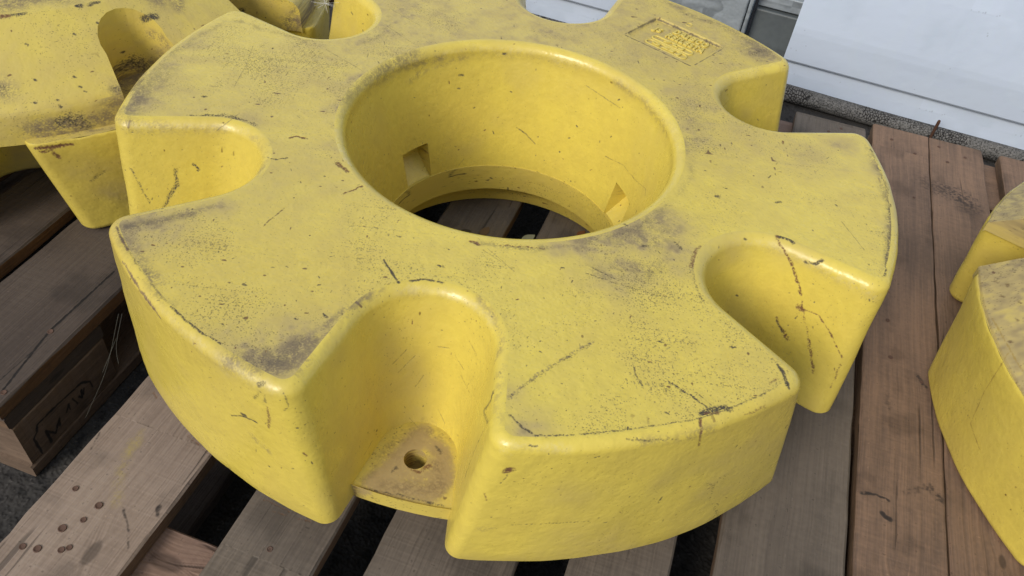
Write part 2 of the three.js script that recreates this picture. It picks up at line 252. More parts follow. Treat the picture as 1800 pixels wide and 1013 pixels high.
// ---------------------------------------------------------------- cast iron wheel weights
const TH0 = 200.4765 * Math.PI / 180, FIL = 0.052;
const TOPQ = { R: 2.18, uc: 1.705, rn: 0.318, al: 0.179, rc: 0.098 }, BOTQ = { R: 2.227, uc: 1.79, rn: 0.185, al: 0.17, rc: 0.075 };
const mixQ = (q) => { const o = {}; for (const k in TOPQ) o[k] = TOPQ[k] + (BOTQ[k] - TOPQ[k]) * q; return o; };
function outlineUnit(q, d) {     // one sixth of the outline about a notch at angle 0, from mid-petal to mid-petal, as [x, y, nx, ny]
  const R = q.R - d, rn = q.rn + d, rc = q.rc - d, { uc, al } = q, D = [Math.cos(al), Math.sin(al)], N = [-Math.sin(al), Math.cos(al)];
  const bx = uc + (rn + rc) * N[0], by = (rn + rc) * N[1], L = R - rc, B = bx * D[0] + by * D[1], C = bx * bx + by * by - L * L, s = -B + Math.sqrt(B * B - C);
  const Q = [bx + s * D[0], by + s * D[1]], phi = Math.atan2(Q[1], Q[0]), half = [];
  for (let i = 0; i <= 14; i++) { const a = (Math.PI / 2 - al) * i / 14; half.push([uc - rn * Math.cos(a), rn * Math.sin(a), Math.cos(a), -Math.sin(a)]); }  // apex to tangent point
  for (let i = 1; i < 9; i++) { const t = s * i / 9; half.push([uc + rn * N[0] + t * D[0], rn * N[1] + t * D[1], -N[0], -N[1]]); }
  const a0 = Math.atan2(-N[1], -N[0]); let a1 = phi; while (a1 < a0) a1 += 2 * Math.PI;
  for (let i = 0; i <= 8; i++) { const a = a0 + (a1 - a0) * i / 8; half.push([Q[0] + rc * Math.cos(a), Q[1] + rc * Math.sin(a), Math.cos(a), Math.sin(a)]); }
  for (let i = 1; i <= 20; i++) { const a = phi + (Math.PI / 6 - phi) * i / 20; half.push([R * Math.cos(a), R * Math.sin(a), Math.cos(a), Math.sin(a)]); }
  const out = []; for (let i = half.length - 1; i > 0; i--) out.push([half[i][0], -half[i][1], half[i][2], -half[i][3]]);
  return out.concat(half);
}
const UN = outlineUnit(TOPQ, 0).length;          // both ends included
function loop(q, d) { const u = outlineUnit(q, d), o = []; for (let k = 0; k < 6; k++) { const a = TH0 + k * Math.PI / 3, c = Math.cos(a), s = Math.sin(a); for (let i = 0; i < UN - 1; i++) { const p = u[i]; o.push([p[0] * c - p[1] * s, p[0] * s + p[1] * c]); } } return o; }
const PLN = 0.46;                                // planar texture half-size, metres
const planUV = (X, Y) => [X * S / (2 * PLN) + 0.5, Y * S / (2 * PLN) + 0.5];
const ROWH = 0.96 / 3;
function wallUV(row, u, v) { return [clamp(u, 0.0004, 0.9996), (row + 0.02 + v * 0.94) / 3]; }
const PLATE = { c: [1.0475, 1.2635], a: [0.794, -0.608], b: [0.608, 0.794], w: 0.548, h: 0.392 };
const plateAt = (a, b) => [PLATE.c[0] + PLATE.a[0] * a + PLATE.b[0] * b, PLATE.c[1] + PLATE.a[1] * a + PLATE.b[1] * b];
function plateRing(inset, r) { const o = [], w = PLATE.w / 2 - inset, h = PLATE.h / 2 - inset; for (const [sx, sy, a0] of [[1, 1, 0], [-1, 1, 90], [-1, -1, 180], [1, -1, 270]]) for (let i = 0; i <= 4; i++) { const a = (a0 + i * 22.5) * Math.PI / 180; o.push(plateAt(sx * (w - r) + r * Math.cos(a), sy * (h - r) + r * Math.sin(a))); } return o; }

function bodyGeometry(HA, plate) {       // face at y = 0, petals down to -HA (units), bore to -0.86; groups: 0 face, 1 walls, 2 bore
  const levels = [];
  for (let i = 0; i <= 8; i++) { const t = Math.PI / 2 * i / 8; levels.push([FIL * (1 - Math.sin(t)), -FIL * (1 - Math.cos(t))]); }
  for (let i = 1; i <= 9; i++) levels.push([0, -FIL - (HA - 0.015 - FIL) * i / 9]);
  levels.push([0.012, -HA]);
  const rings = levels.map(([d, y]) => loop(mixQ(clamp(-y / 0.86)), d)), NL = rings[0].length, P = [], vlen = [0];
  for (let l = 0; l < levels.length; l++) {
    const y = levels[l][1]; P.push(rings[l].map(([X, Y]) => { const r = Math.hypot(X, Y), w = l < 2 ? 0 : Math.min(1, (l - 1) / 5), k = 1 + w * (0.018 * (fbm(X * 2.2 + 9, y * 2.2, Y * 2.2, 2) - 0.5) + 0.008 * (fbm(X * 8, y * 8 + 3, Y * 8, 2) - 0.5)) / r; return [X * k, y + (l === levels.length - 1 ? 0.022 * (fbm(X * 9, Y * 9, 3, 3) - 0.5) : 0), Y * k]; }));
    if (l) vlen.push(vlen[l - 1] + Math.hypot(levels[l][0] - levels[l - 1][0], levels[l][1] - levels[l - 1][1]));
  }
  const V = vlen[vlen.length - 1], nor = P.map((row, l) => row.map((p, i) => {
    const a = row[(i + 1) % NL], b = row[(i + NL - 1) % NL], c = P[Math.min(l + 1, P.length - 1)][i], d = P[Math.max(0, l - 1)][i];
    if (l === 0) return [0, 1, 0];
    const t = [a[0] - b[0], a[1] - b[1], a[2] - b[2]], e = [d[0] - c[0], d[1] - c[1], d[2] - c[2]];
    const n = [t[1] * e[2] - t[2] * e[1], t[2] * e[0] - t[0] * e[2], t[0] * e[1] - t[1] * e[0]], m = Math.hypot(...n) || 1; return n.map((x) => -x / m);
  }));
  const per = [0]; { const row = P[9]; for (let i = 1; i <= NL; i++) { const a = row[i - 1], b = row[i % NL]; per.push(per[i - 1] + Math.hypot(a[0] - b[0], a[2] - b[2])); } }
  const pos = [], nrm = [], uvs = [], idx = [[], [], []];
  const push = (p, n, uv) => { pos.push(p[0] * S, p[1] * S, -p[2] * S); nrm.push(n[0], n[1], -n[2]); uvs.push(...uv); return pos.length / 3 - 1; };
  const third = NL / 3;
  for (let r = 0; r < 3; r++) {           // walls, three texture rows
    const i0 = r * third, base = pos.length / 3, L0 = per[i0], L1 = per[i0 + third];
    for (let l = 0; l < P.length; l++) for (let i = 0; i <= third; i++) push(P[l][(i0 + i) % NL], nor[l][(i0 + i) % NL], wallUV(r, (per[i0 + i] - L0) / (L1 - L0), vlen[l] / V));
    const st = third + 1; for (let l = 0; l < P.length - 1; l++) for (let i = 0; i < third; i++) { const a = base + l * st + i; idx[1].push(a, a + st, a + 1, a + 1, a + st, a + st + 1); }
  }
  // face
  const pts = P[0].map((p) => new THREE.Vector2(p[0], p[2])), bore = [], NB = 144;
  for (let i = 0; i < NB; i++) { const a = i / NB * 2 * Math.PI; bore.push(new THREE.Vector2(Math.cos(a), Math.sin(a))); }
  const holes = [bore.slice().reverse()]; if (plate) holes.push(plateRing(0, 0.035).map((p) => new THREE.Vector2(...p)).reverse());
  const tris = THREE.ShapeUtils.triangulateShape(pts, holes), all = pts.concat(...holes), b0 = pos.length / 3;
  for (const p of all) push([p.x, 0, p.y], [0, 1, 0], planUV(p.x, p.y));
  for (const t of tris) idx[0].push(b0 + t[0], b0 + t[1], b0 + t[2]);
  if (plate) {                            // sunk panel: sloped sides and floor
    const A = plateRing(0, 0.035), Bq = plateRing(0.014, 0.024), n = A.length, y = -0.022;
    for (let i = 0; i < n; i++) { const a = A[i], c = A[(i + 1) % n], d = Bq[i], e = Bq[(i + 1) % n], q = [0, 0, 0]; const mx = a[0] - PLATE.c[0], my = a[1] - PLATE.c[1], s1 = [-(c[1] - a[1]), c[0] - a[0]], L = Math.hypot(...s1) || 1, sg = (s1[0] * mx + s1[1] * my) > 0 ? -1 : 1, nn = [s1[0] / L * sg * 0.7, 0.7, s1[1] / L * sg * 0.7];
      const k = [push([a[0], 0, a[1]], nn, planUV(...a)), push([c[0], 0, c[1]], nn, planUV(...c)), push([d[0], y, d[1]], nn, planUV(...d)), push([e[0], y, e[1]], nn, planUV(...e))]; idx[0].push(k[0], k[2], k[1], k[1], k[2], k[3]); }
    const c0 = push([PLATE.c[0], y, PLATE.c[1]], [0, 1, 0], planUV(...PLATE.c)), ring = Bq.map((p) => push([p[0], y, p[1]], [0, 1, 0], planUV(...p)));
    for (let i = 0; i < n; i++) idx[0].push(c0, ring[i], ring[(i + 1) % n]);
  }
  // bore with three sunk windows above its ledge
  const th = []; for (let i = 0; i < NB; i++) th.push(i / NB * 2 * Math.PI);
  const HW = 7.9 * Math.PI / 180, edges = [];
  for (const k of [1, 3, 5]) { const c = TH0 + k * Math.PI / 3; for (const s of [-1, 1]) edges.push(c + s * HW, c + s * (HW - 0.012)); }
  const norm = (a) => ((a % (2 * Math.PI)) + 2 * Math.PI) % (2 * Math.PI); for (const e of edges) th.push(norm(e)); th.sort((a, b) => a - b); th.push(th[0] + 2 * Math.PI);
  const prof = []; for (let i = 0; i <= 6; i++) { const t = Math.PI / 2 * i / 6; prof.push([1 - 0.06 * Math.sin(t), -0.06 * (1 - Math.cos(t))]); }
  for (const y of [-0.13, -0.2, -0.3, -0.4, -0.5, -0.57, -0.612, -0.624, -0.68, -0.74, -0.80, -0.86]) prof.push([0.94 - (-y - 0.06) / 0.8 * 0.165, y]);
  const inWin = (a, y) => { if (y > -0.62) return 0; for (const k of [1, 3, 5]) { const d = Math.abs(norm(a - TH0 - k * Math.PI / 3 + Math.PI) - Math.PI); if (d <= HW - 0.0119) return 1; } return 0; };
  const bb = pos.length / 3, grid = prof.map(([r, y]) => th.map((a) => { const w = inWin(a, y), rr = r + w * (y < -0.85 ? 0.012 : y < -0.79 ? 0.07 : 0.13) + 0.006 * (fbm(Math.cos(a) * 3, y * 3, Math.sin(a) * 3 + 4, 3) - 0.5) * (y < -0.06 ? 1 : 0); return [rr * Math.cos(a), y, rr * Math.sin(a)]; }));
  let ul = 0; const pl = prof.map((p, i) => ul += i ? Math.hypot(p[0] - prof[i - 1][0], p[1] - prof[i - 1][1]) : 0);
  const flat = [[], [], []];
  const quad = [];
  for (let l = 0; l < prof.length; l++) for (let i = 0; i < th.length; i++) {
    const q = grid[l][i], a = th[i], n = l === 0 ? [0, 1, 0] : l <= 6 ? [-Math.cos(a) * Math.sin(Math.PI / 2 * l / 6), Math.cos(Math.PI / 2 * l / 6), -Math.sin(a) * Math.sin(Math.PI / 2 * l / 6)] : [-Math.cos(a) * 0.98, 0.2, -Math.sin(a) * 0.98];
    push(q, n, [a / (2 * Math.PI), pl[l] / ul]);
  }
  const st = th.length;
  for (let l = 0; l < prof.length - 1; l++) for (let i = 0; i < st - 1; i++) {
    const a = bb + l * st + i, w = inWin(th[i], prof[l][1]) + inWin(th[i + 1], prof[l][1]) + inWin(th[i], prof[l + 1][1]) + inWin(th[i + 1], prof[l + 1][1]);
    if (!w) idx[2].push(a, a + 1, a + st, a + 1, a + st + 1, a + st);
    else {                                // window faces get their own flat normals
      const A = grid[l][i], B = grid[l][i + 1], C = grid[l + 1][i], Dd = grid[l + 1][i + 1], t = [B[0] - A[0], B[1] - A[1], B[2] - A[2]], e = [Dd[0] - A[0] + C[0] - B[0], Dd[1] - A[1] + C[1] - B[1], Dd[2] - A[2] + C[2] - B[2]];
      let n = [t[1] * e[2] - t[2] * e[1], t[2] * e[0] - t[0] * e[2], t[0] * e[1] - t[1] * e[0]]; const m = Math.hypot(...n) || 1; n = n.map((x) => x / m);
      const mid = [(A[0] + Dd[0]) / 2, 0, (A[2] + Dd[2]) / 2]; if (n[0] * mid[0] + n[2] * mid[2] > 0.0) n = n.map((x) => -x);
      const U = (i2, l2) => [th[i2] / (2 * Math.PI), pl[l2] / ul], k = [push(A, n, U(i, l)), push(B, n, U(i + 1, l)), push(C, n, U(i, l + 1)), push(Dd, n, U(i + 1, l + 1))];
      idx[2].push(k[0], k[1], k[2], k[1], k[3], k[2]);
    }
  }
  // back of the petals
  const last = P[P.length - 1], pb = last.map((p) => new THREE.Vector2(p[0], p[2])), inner = []; for (let i = 0; i < 96; i++) { const a = -i / 96 * 2 * Math.PI; inner.push(new THREE.Vector2(Math.cos(a), Math.sin(a))); }
  const t2 = THREE.ShapeUtils.triangulateShape(pb, [inner]), k0 = pos.length / 3; for (const p of pb.concat(inner)) push([p.x, -HA + 0.0, p.y], [0, -1, 0], planUV(p.x, p.y)); for (const t of t2) idx[0].push(k0 + t[0], k0 + t[2], k0 + t[1]);
  const g = new THREE.BufferGeometry(); g.setAttribute('position', new THREE.Float32BufferAttribute(pos, 3)); g.setAttribute('normal', new THREE.Float32BufferAttribute(nrm, 3)); g.setAttribute('uv', new THREE.Float32BufferAttribute(uvs, 2));
  // make every triangle wind with its normals
  let off = 0; const ix = []; idx.forEach((L, gi) => { for (let i = 0; i < L.length; i += 3) { const [a, b, c] = [L[i], L[i + 1], L[i + 2]], q = (k) => new THREE.Vector3(pos[k * 3], pos[k * 3 + 1], pos[k * 3 + 2]), A = q(a), fn = q(b).sub(A).cross(q(c).sub(A)), nn = new THREE.Vector3(nrm[a * 3] + nrm[b * 3] + nrm[c * 3], nrm[a * 3 + 1] + nrm[b * 3 + 1] + nrm[c * 3 + 1], nrm[a * 3 + 2] + nrm[b * 3 + 2] + nrm[c * 3 + 2]); fn.dot(nn) < 0 ? ix.push(a, c, b) : ix.push(a, b, c); } g.addGroup(off, ix.length - off, gi); off = ix.length; });
  g.setIndex(ix); g.translate(0, HUB, 0); return { g, per, V, levels, P, NL, vlen };
}
function hubGeometry(rim, rimTop, pockets, rimBot = -0.858) {     // flange disc, sloped back and bore throat, cut where the notches run through
  const v = (r, y) => new THREE.Vector2(r * S, HUB + y * S);
  const g = new THREE.LatheGeometry([v(0.768, -0.857), v(0.768, -1.06), v(0.80, -1.075), v(0.915, -1.08), v(0.915, -1.27), v(0.925, -1.28), v(1.57, -1.28), v(1.585, -1.272), ...(rimBot < -0.9 ? [v(rim - 0.09, rimBot - 0.035), v(rim - 0.05, rimBot - 0.022), v(rim - 0.022, rimBot + 0.006), v(rim - 0.008, rimBot + 0.04)] : [v(rim - 0.02, rimBot - 0.018), v(rim - 0.006, rimBot - 0.01), v(rim, rimBot)]), v(rim, rimTop + 0.012), v(rim - 0.012, rimTop), v(1.15, rimTop), v(0.95, -0.872), v(0.768, -0.857)], 144);
  const q = g.toNonIndexed(); q.computeVertexNormals();
  let b = new Brush(q); b.updateMatrixWorld(); const ev = new Evaluator(); ev.useGroups = false; ev.attributes = ['position', 'normal', 'uv'];
  const cut = (ang, uc, rn, al, out, y0, y1) => { const sh = new THREE.Shape(), n = 12; for (let i = 0; i <= n; i++) { const a = Math.PI / 2 - al + (Math.PI + 2 * al) * i / n; const f = [uc + rn * Math.cos(a), rn * Math.sin(a)]; i ? sh.lineTo(f[0] * S, f[1] * S) : sh.moveTo(f[0] * S, f[1] * S); } const w = rn + (out - uc) * Math.tan(al); sh.lineTo(out * S, -w * S); sh.lineTo(out * S, w * S); sh.closePath();
    const e = new THREE.ExtrudeGeometry(sh, { depth: (y1 - y0) * S, bevelEnabled: false, curveSegments: 8 }); e.rotateX(-Math.PI / 2); e.rotateY(ang); e.translate(0, HUB + y0 * S, 0); const c = new Brush(e); c.updateMatrixWorld(); b = ev.evaluate(b, c, SUBTRACTION); b.updateMatrixWorld(); };
  for (const k of [0, 2, 4]) cut(TH0 + k * Math.PI / 3, 1.79, 0.188, 0.17, 2.6, -1.4, -0.5);
  if (pockets) for (let k = 0; k < 6; k++) cut(TH0 + (k + 0.5) * Math.PI / 3, 1.84, 0.2, 0.17, 2.6, -1.4, rimTop + 0.003);
  const r = b.geometry.index ? b.geometry.toNonIndexed() : b.geometry, out = new THREE.BufferGeometry(); out.setAttribute('position', r.attributes.position.clone()); out.computeVertexNormals();
  return { out, ev, brush: b };
}
function finishHub(h, holes) {
  let b = h.brush; if (holes) for (const k of [1, 3, 5]) { const c = new Brush(new THREE.CylinderGeometry(0.056 * S, 0.056 * S, 0.3, 28).translate(1.80 * S, HUB - 0.86 * S, 0).rotateY(TH0 + k * Math.PI / 3)); c.updateMatrixWorld(); b = h.ev.evaluate(b, c, SUBTRACTION); b.updateMatrixWorld(); }
  const r = b.geometry.index ? b.geometry.toNonIndexed() : b.geometry, g = new THREE.BufferGeometry(); g.setAttribute('position', new THREE.Float32BufferAttribute(Array.from(r.attributes.position.array.slice(0, r.attributes.position.count * 3)), 3)); g.computeVertexNormals();
  // smooth the turned surfaces: normals of faces within 25 degrees are averaged at shared points
  const p = g.attributes.position, n = g.attributes.normal, map = new Map(), key = (i) => Math.round(p.getX(i) * 2e4) + ',' + Math.round(p.getY(i) * 2e4) + ',' + Math.round(p.getZ(i) * 2e4);
  for (let i = 0; i < p.count; i++) { const k = key(i); map.has(k) ? map.get(k).push(i) : map.set(k, [i]); }
  const src = n.array.slice(), out = new Float32Array(src.length);
  for (const L of map.values()) for (const i of L) { let x = 0, y = 0, z = 0; for (const j of L) { const d = src[i * 3] * src[j * 3] + src[i * 3 + 1] * src[j * 3 + 1] + src[i * 3 + 2] * src[j * 3 + 2]; if (d > 0.88) { x += src[j * 3]; y += src[j * 3 + 1]; z += src[j * 3 + 2]; } } const m = Math.hypot(x, y, z) || 1; out[i * 3] = x / m; out[i * 3 + 1] = y / m; out[i * 3 + 2] = z / m; }
  g.setAttribute('normal', new THREE.Float32BufferAttribute(out, 3));
  const uv = new Float32Array(p.count * 2); for (let i = 0; i < p.count; i++) { const [a, c] = planUV(p.getX(i) / S, -p.getZ(i) / S); const steep = Math.abs(src[i * 3 + 1]) < 0.4; uv[i * 2] = steep ? (p.getX(i) * 0.7 + p.getZ(i) * 0.7) / (2 * PLN) + 0.5 : a; uv[i * 2 + 1] = steep ? p.getY(i) / (2 * PLN) + 0.3 : c; }
  g.setAttribute('uv', new THREE.BufferAttribute(uv, 2)); return g;
}
// yellow paint on cast iron: colour, grime and relief as functions of the point on the casting
const YEL = [0.70, 0.56, 0.094], OCH = [0.60, 0.465, 0.092], TAN = [0.43, 0.335, 0.13], TAUPE = [0.185, 0.14, 0.082], BLACK = [0.03, 0.026, 0.02], RUST = [0.085, 0.03, 0.013];
function castPaint(x, y, z, tanAmt, spk, o, sd = 0) {     // how much tan tone and how many dark specks lie here (0..1)
  const n1 = fbm(x * 7 + sd, y * 7, z * 7, 4), n2 = fbm(x * 45, y * 45 + sd, z * 45, 3), n3 = vn(x * 420, y * 420, z * 420 + sd), n4 = fbm(x * 160 + sd, y * 160, z * 160, 2);
  const t = clamp(0.25 + 1.5 * (n1 - 0.45) + 0.7 * (n2 - 0.5)), b = 0.97 + 0.12 * (n4 - 0.5);
  let r = (YEL[0] + (OCH[0] - YEL[0]) * t) * b, g = (YEL[1] + (OCH[1] - YEL[1]) * t) * b, bl = (YEL[2] + (OCH[2] - YEL[2]) * t) * b;
  const da = clamp(tanAmt * (0.75 + 0.7 * sst(0.3, 0.7, n2 * 0.55 + n4 * 0.45))), mix = (c, a) => { r += (c[0] - r) * a; g += (c[1] - g) * a; bl += (c[2] - bl) * a; };
  mix(TAN, clamp(da)); if (tanAmt > 0.5) mix(TAUPE, sst(0.75, 1.45, tanAmt + 0.8 * (n4 - 0.5) + 0.5 * (n2 - 0.5)) * 0.75);
  const s0 = vn(x * 900 + 3, y * 900, z * 900) * 0.5 + vn(x * 1900, y * 1900 + 7, z * 1900) * 0.5, cl = sst(0.35, 0.75, fbm(x * 22 + 8, y * 22, z * 22, 3));
  const thr = 0.86 - 0.2 * spk * (0.3 + cl) - 0.07 * cl, sp = sst(thr, thr + 0.05, s0); mix([0.07, 0.055, 0.03], sp * 0.62);
  const s1 = vn(x * 150 + 31, y * 150, z * 150), rs = sst(0.94, 0.965, s1) * sst(0.5, 0.62, n1 + 0.1 * spk); mix(RUST, rs * 0.8);
  o[0] = r; o[1] = g; o[2] = bl; o[3] = clamp(0.27 + 0.3 * da + 0.25 * sp + 0.12 * (n2 - 0.5)); o[4] = clamp(0.5 + 0.42 * (n2 - 0.5) + 0.3 * (n4 - 0.5) + 0.14 * (n3 - 0.5) - 0.2 * sp);
}
// specks, dirt smudges and broad back-half tan tone on the main face: [photo x, photo y, radius m, strength], read off the photograph
const FACE_Y = PAL + HUB;
const TAN_SPOTS = [[225, 195, .03, .9], [245, 170, .035, .85], [285, 120, .03, .7], [340, 75, .025, .6], [255, 400, .03, 1], [212, 425, .025, 1], [300, 385, .025, .7], [380, 365, .02, .5], [470, 640, .04, 1], [520, 622, .03, 1], [555, 580, .016, .7], [420, 640, .02, .7], [640, 150, .03, .75], [700, 100, .03, .6], [600, 200, .02, .7], [590, 260, .012, .7], [800, 45, .05, .5], [900, 35, .05, .5], [1010, 62, .05, .45], [1100, 100, .05, .4], [1332, 90, .028, 1.1], [1300, 72, .025, .6], [1240, 35, .03, .75], [1190, 10, .03, .6], [1215, 240, .03, .6], [1195, 160, .03, .5], [1150, 110, .03, .4], [1050, 425, .03, .9], [1110, 420, .03, .9], [1165, 400, .025, .8], [985, 440, .014, .7], [1085, 480, .03, .6], [1195, 445, .025, .7], [440, 212, .016, .7], [560, 70, .05, .5], [480, 100, .05, .35], [420, 150, .06, .3], [540, 150, .05, .3], [520, 220, .04, .25], [1543, 300, .014, .8], [1475, 258, .022, .6], [1400, 262, .025, .45], [1563, 400, .01, .8], [930, 760, .016, .6], [895, 700, .012, .6], [640, 560, .012, .5], [1230, 90, .09, .35], [1180, 60, .06, .4], [700, 30, .06, .5], [620, 100, .04, .45], [1250, 200, .04, .4], [700, 40, .14, .55], [950, 40, .12, .6], [1180, 60, .14, .55], [480, 130, .13, .3], [1230, 200, .09, .45], [600, 120, .1, .38], [330, 140, .1, .25], [520, 300, .07, .25], [300, 190, .05, .4], [1440, 270, .05, .4]];
const SPECKY = [[470, 120, .06, .9], [430, 160, .05, .8], [380, 200, .04, .6], [1180, 690, .05, .9], [1260, 640, .04, .9], [1310, 610, .03, .8], [1110, 570, .04, .5], [1150, 510, .03, .7], [560, 400, .06, .5], [640, 360, .04, .6], [400, 450, .05, .5], [420, 560, .05, .7], [350, 520, .04, .6], [1240, 205, .03, .6], [1300, 280, .04, .4], [540, 280, .04, .5], [1010, 740, .03, .6], [640, 150, .03, .9], [600, 200, .02, .8], [700, 110, .03, .8], [590, 160, .05, .5], [1210, 250, .03, .7], [440, 215, .02, .9], [1080, 440, .04, .7], [1550, 400, .02, .7], [800, 40, .05, .4], [1332, 90, .03, .5], [560, 560, .04, .5], [760, 470, .04, .4]];
const toBlob = ([px, py, r, s]) => { const p = onLevel(px, py, FACE_Y); return [p.x, -p.z, r, s]; };
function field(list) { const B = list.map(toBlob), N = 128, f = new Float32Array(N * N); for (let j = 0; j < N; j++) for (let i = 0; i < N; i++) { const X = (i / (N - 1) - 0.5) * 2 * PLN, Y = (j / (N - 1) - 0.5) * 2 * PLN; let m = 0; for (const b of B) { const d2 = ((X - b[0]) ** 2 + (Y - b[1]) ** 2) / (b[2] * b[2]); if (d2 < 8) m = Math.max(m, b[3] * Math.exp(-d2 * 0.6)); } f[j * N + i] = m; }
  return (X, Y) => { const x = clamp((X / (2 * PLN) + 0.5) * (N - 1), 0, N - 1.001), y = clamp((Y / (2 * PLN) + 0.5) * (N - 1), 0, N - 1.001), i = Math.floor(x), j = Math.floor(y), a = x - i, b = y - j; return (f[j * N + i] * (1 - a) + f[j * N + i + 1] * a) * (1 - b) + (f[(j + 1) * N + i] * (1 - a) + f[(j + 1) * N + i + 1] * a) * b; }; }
const tanF = field(TAN_SPOTS), speckF = field(SPECKY.map(([x, y, r, k]) => [x, y, r * 1.4, k * 0.75]));
function facePaint(n, main, sd, db = 0.32) { const px = 2 * PLN / n; return new Paint(n, n, px, px).fill((i, j, o) => { const X = (i + 0.5) * px - PLN, Y = (j + 0.5) * px - PLN, rr = X * X + Y * Y; if (rr > 0.2025 || (main && rr < 0.0388)) { o[0] = YEL[0]; o[1] = YEL[1]; o[2] = YEL[2]; o[3] = 0.5; o[4] = 0.5; return; } if (main) { const w = 0.65 + 0.7 * fbm(X * 26 + 5, Y * 26, 2, 4), w2 = fbm(X * 60, Y * 60, 6, 3); castPaint(X, 0, Y, clamp(tanF(X, Y) * (w - 0.05) * (0.6 + 0.8 * w2) + 0.2 * Math.max(0, w2 - 0.35), 0, 1.2), 0.2 + 0.8 * speckF(X, Y), o); } else castPaint(X, 0, Y, db + 0.35 * fbm(X * 9 + sd, Y * 9, 1, 3), 0.25, o, sd); }); }
function wallPaint(B, w, h, dustK, sd) { const V = B.V * S, third = B.NL / 3, row = B.P[10]; return new Paint(w, h, (B.per[third]) * S / w, V / 0.94 / (h / 3)).fill((i, j, o) => {
  const q = j / h * 3, r = Math.min(2, Math.floor(q)), v = clamp((q - r - 0.02) / 0.94), L = B.per[r * third] + (B.per[(r + 1) * third] - B.per[r * third]) * (i + 0.5) / w;
  let lo = r * third, hi = (r + 1) * third; while (hi - lo > 1) { const m = (lo + hi) >> 1; B.per[m] <= L ? lo = m : hi = m; }
  const t = (L - B.per[lo]) / (B.per[hi] - B.per[lo] || 1), a = row[lo], b = row[hi % B.NL], X = (a[0] + (b[0] - a[0]) * t) * S, Y = (a[2] + (b[2] - a[2]) * t) * S, z = -v * V;
  castPaint(X, z, Y, dustK * sst(0.5, 0.75, fbm(X * 11, z * 11, Y * 11 + 4, 3)), 0.12, o, sd); }); }
function borePaint(w, h, sd) { const px = 2 * Math.PI * 0.87 * S / w, py = 0.9 * S / h; return new Paint(w, h, px, py).fill((i, j, o) => { const a = (i + 0.5) / w * 2 * Math.PI, z = -(j + 0.5) * py; castPaint(Math.cos(a) * 0.87 * S, z, Math.sin(a) * 0.87 * S, 0.14 * sst(0.5, 0.7, fbm(Math.cos(a) * 3, z * 14, Math.sin(a) * 3, 3)), 0.1, o, sd); }); }

function weight({ HA, rim, rimTop, rimBot, pockets, plate, face, walls, boreP, hub, label, at, flip, spin, size = 1 }) {
  const g = new THREE.Group(), inner = flip ? Math.PI : 0, B = bodyGeometry(HA, plate);
  const hg = hubGeometry(rim, rimTop, pockets, rimBot), hubG = finishHub(hg, !pockets);
  const M = [paintMat(face, 0.0013), paintMat(walls(B), 0.0011), paintMat(boreP, 0.0011)];
  const fix = (geo) => { if (flip) { geo.rotateX(Math.PI); geo.translate(0, HUB, 0); } return geo; };
  const body = part('casting', fix(B.g), M, g), hm = part('hub', fix(hubG), paintMat(hub, 0.0011), g);
  g.position.set(at[0], PAL + 0.0016, at[1]); g.rotation.y = spin; g.scale.setScalar(size); targets.push(body, hm);
  put(g, 'wheel_weight', label, 'wheel weight', { group: 'yellow wheel weights on the pallets' });
  return g;
}
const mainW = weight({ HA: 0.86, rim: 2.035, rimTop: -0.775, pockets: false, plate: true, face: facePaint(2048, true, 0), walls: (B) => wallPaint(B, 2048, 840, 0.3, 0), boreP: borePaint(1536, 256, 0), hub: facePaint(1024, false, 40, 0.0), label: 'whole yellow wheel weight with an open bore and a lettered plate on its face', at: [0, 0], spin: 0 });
const sideFace = facePaint(1024, false, 11), sideBore = borePaint(512, 128, 11);
const leftW = weight({ HA: 0.765, rim: 2.15, rimTop: -0.745, rimBot: -0.95, pockets: true, face: sideFace, walls: (B) => wallPaint(B, 1536, 450, 0.5, 11), boreP: sideBore, hub: facePaint(1280, false, 23, 0.12), label: 'upturned yellow wheel weight with a stepped rim on the dark brown pallet', at: [-3.84 * S, -2.02 * S], flip: true, size: 1.012, spin: -53.0 * Math.PI / 180 });
const rightW = weight({ HA: 0.775, rim: 2.207, rimTop: -0.72, rimBot: -0.778, pockets: false, face: sideFace, walls: (B) => wallPaint(B, 1536, 450, 0.12, 19), boreP: sideBore, hub: facePaint(1024, false, 57, 0.75), label: 'yellow wheel weight cut off by the frame on the reddish brown pallet', at: [4.98 * S, 0.95 * S], flip: true, spin: -5.8 * Math.PI / 180 });

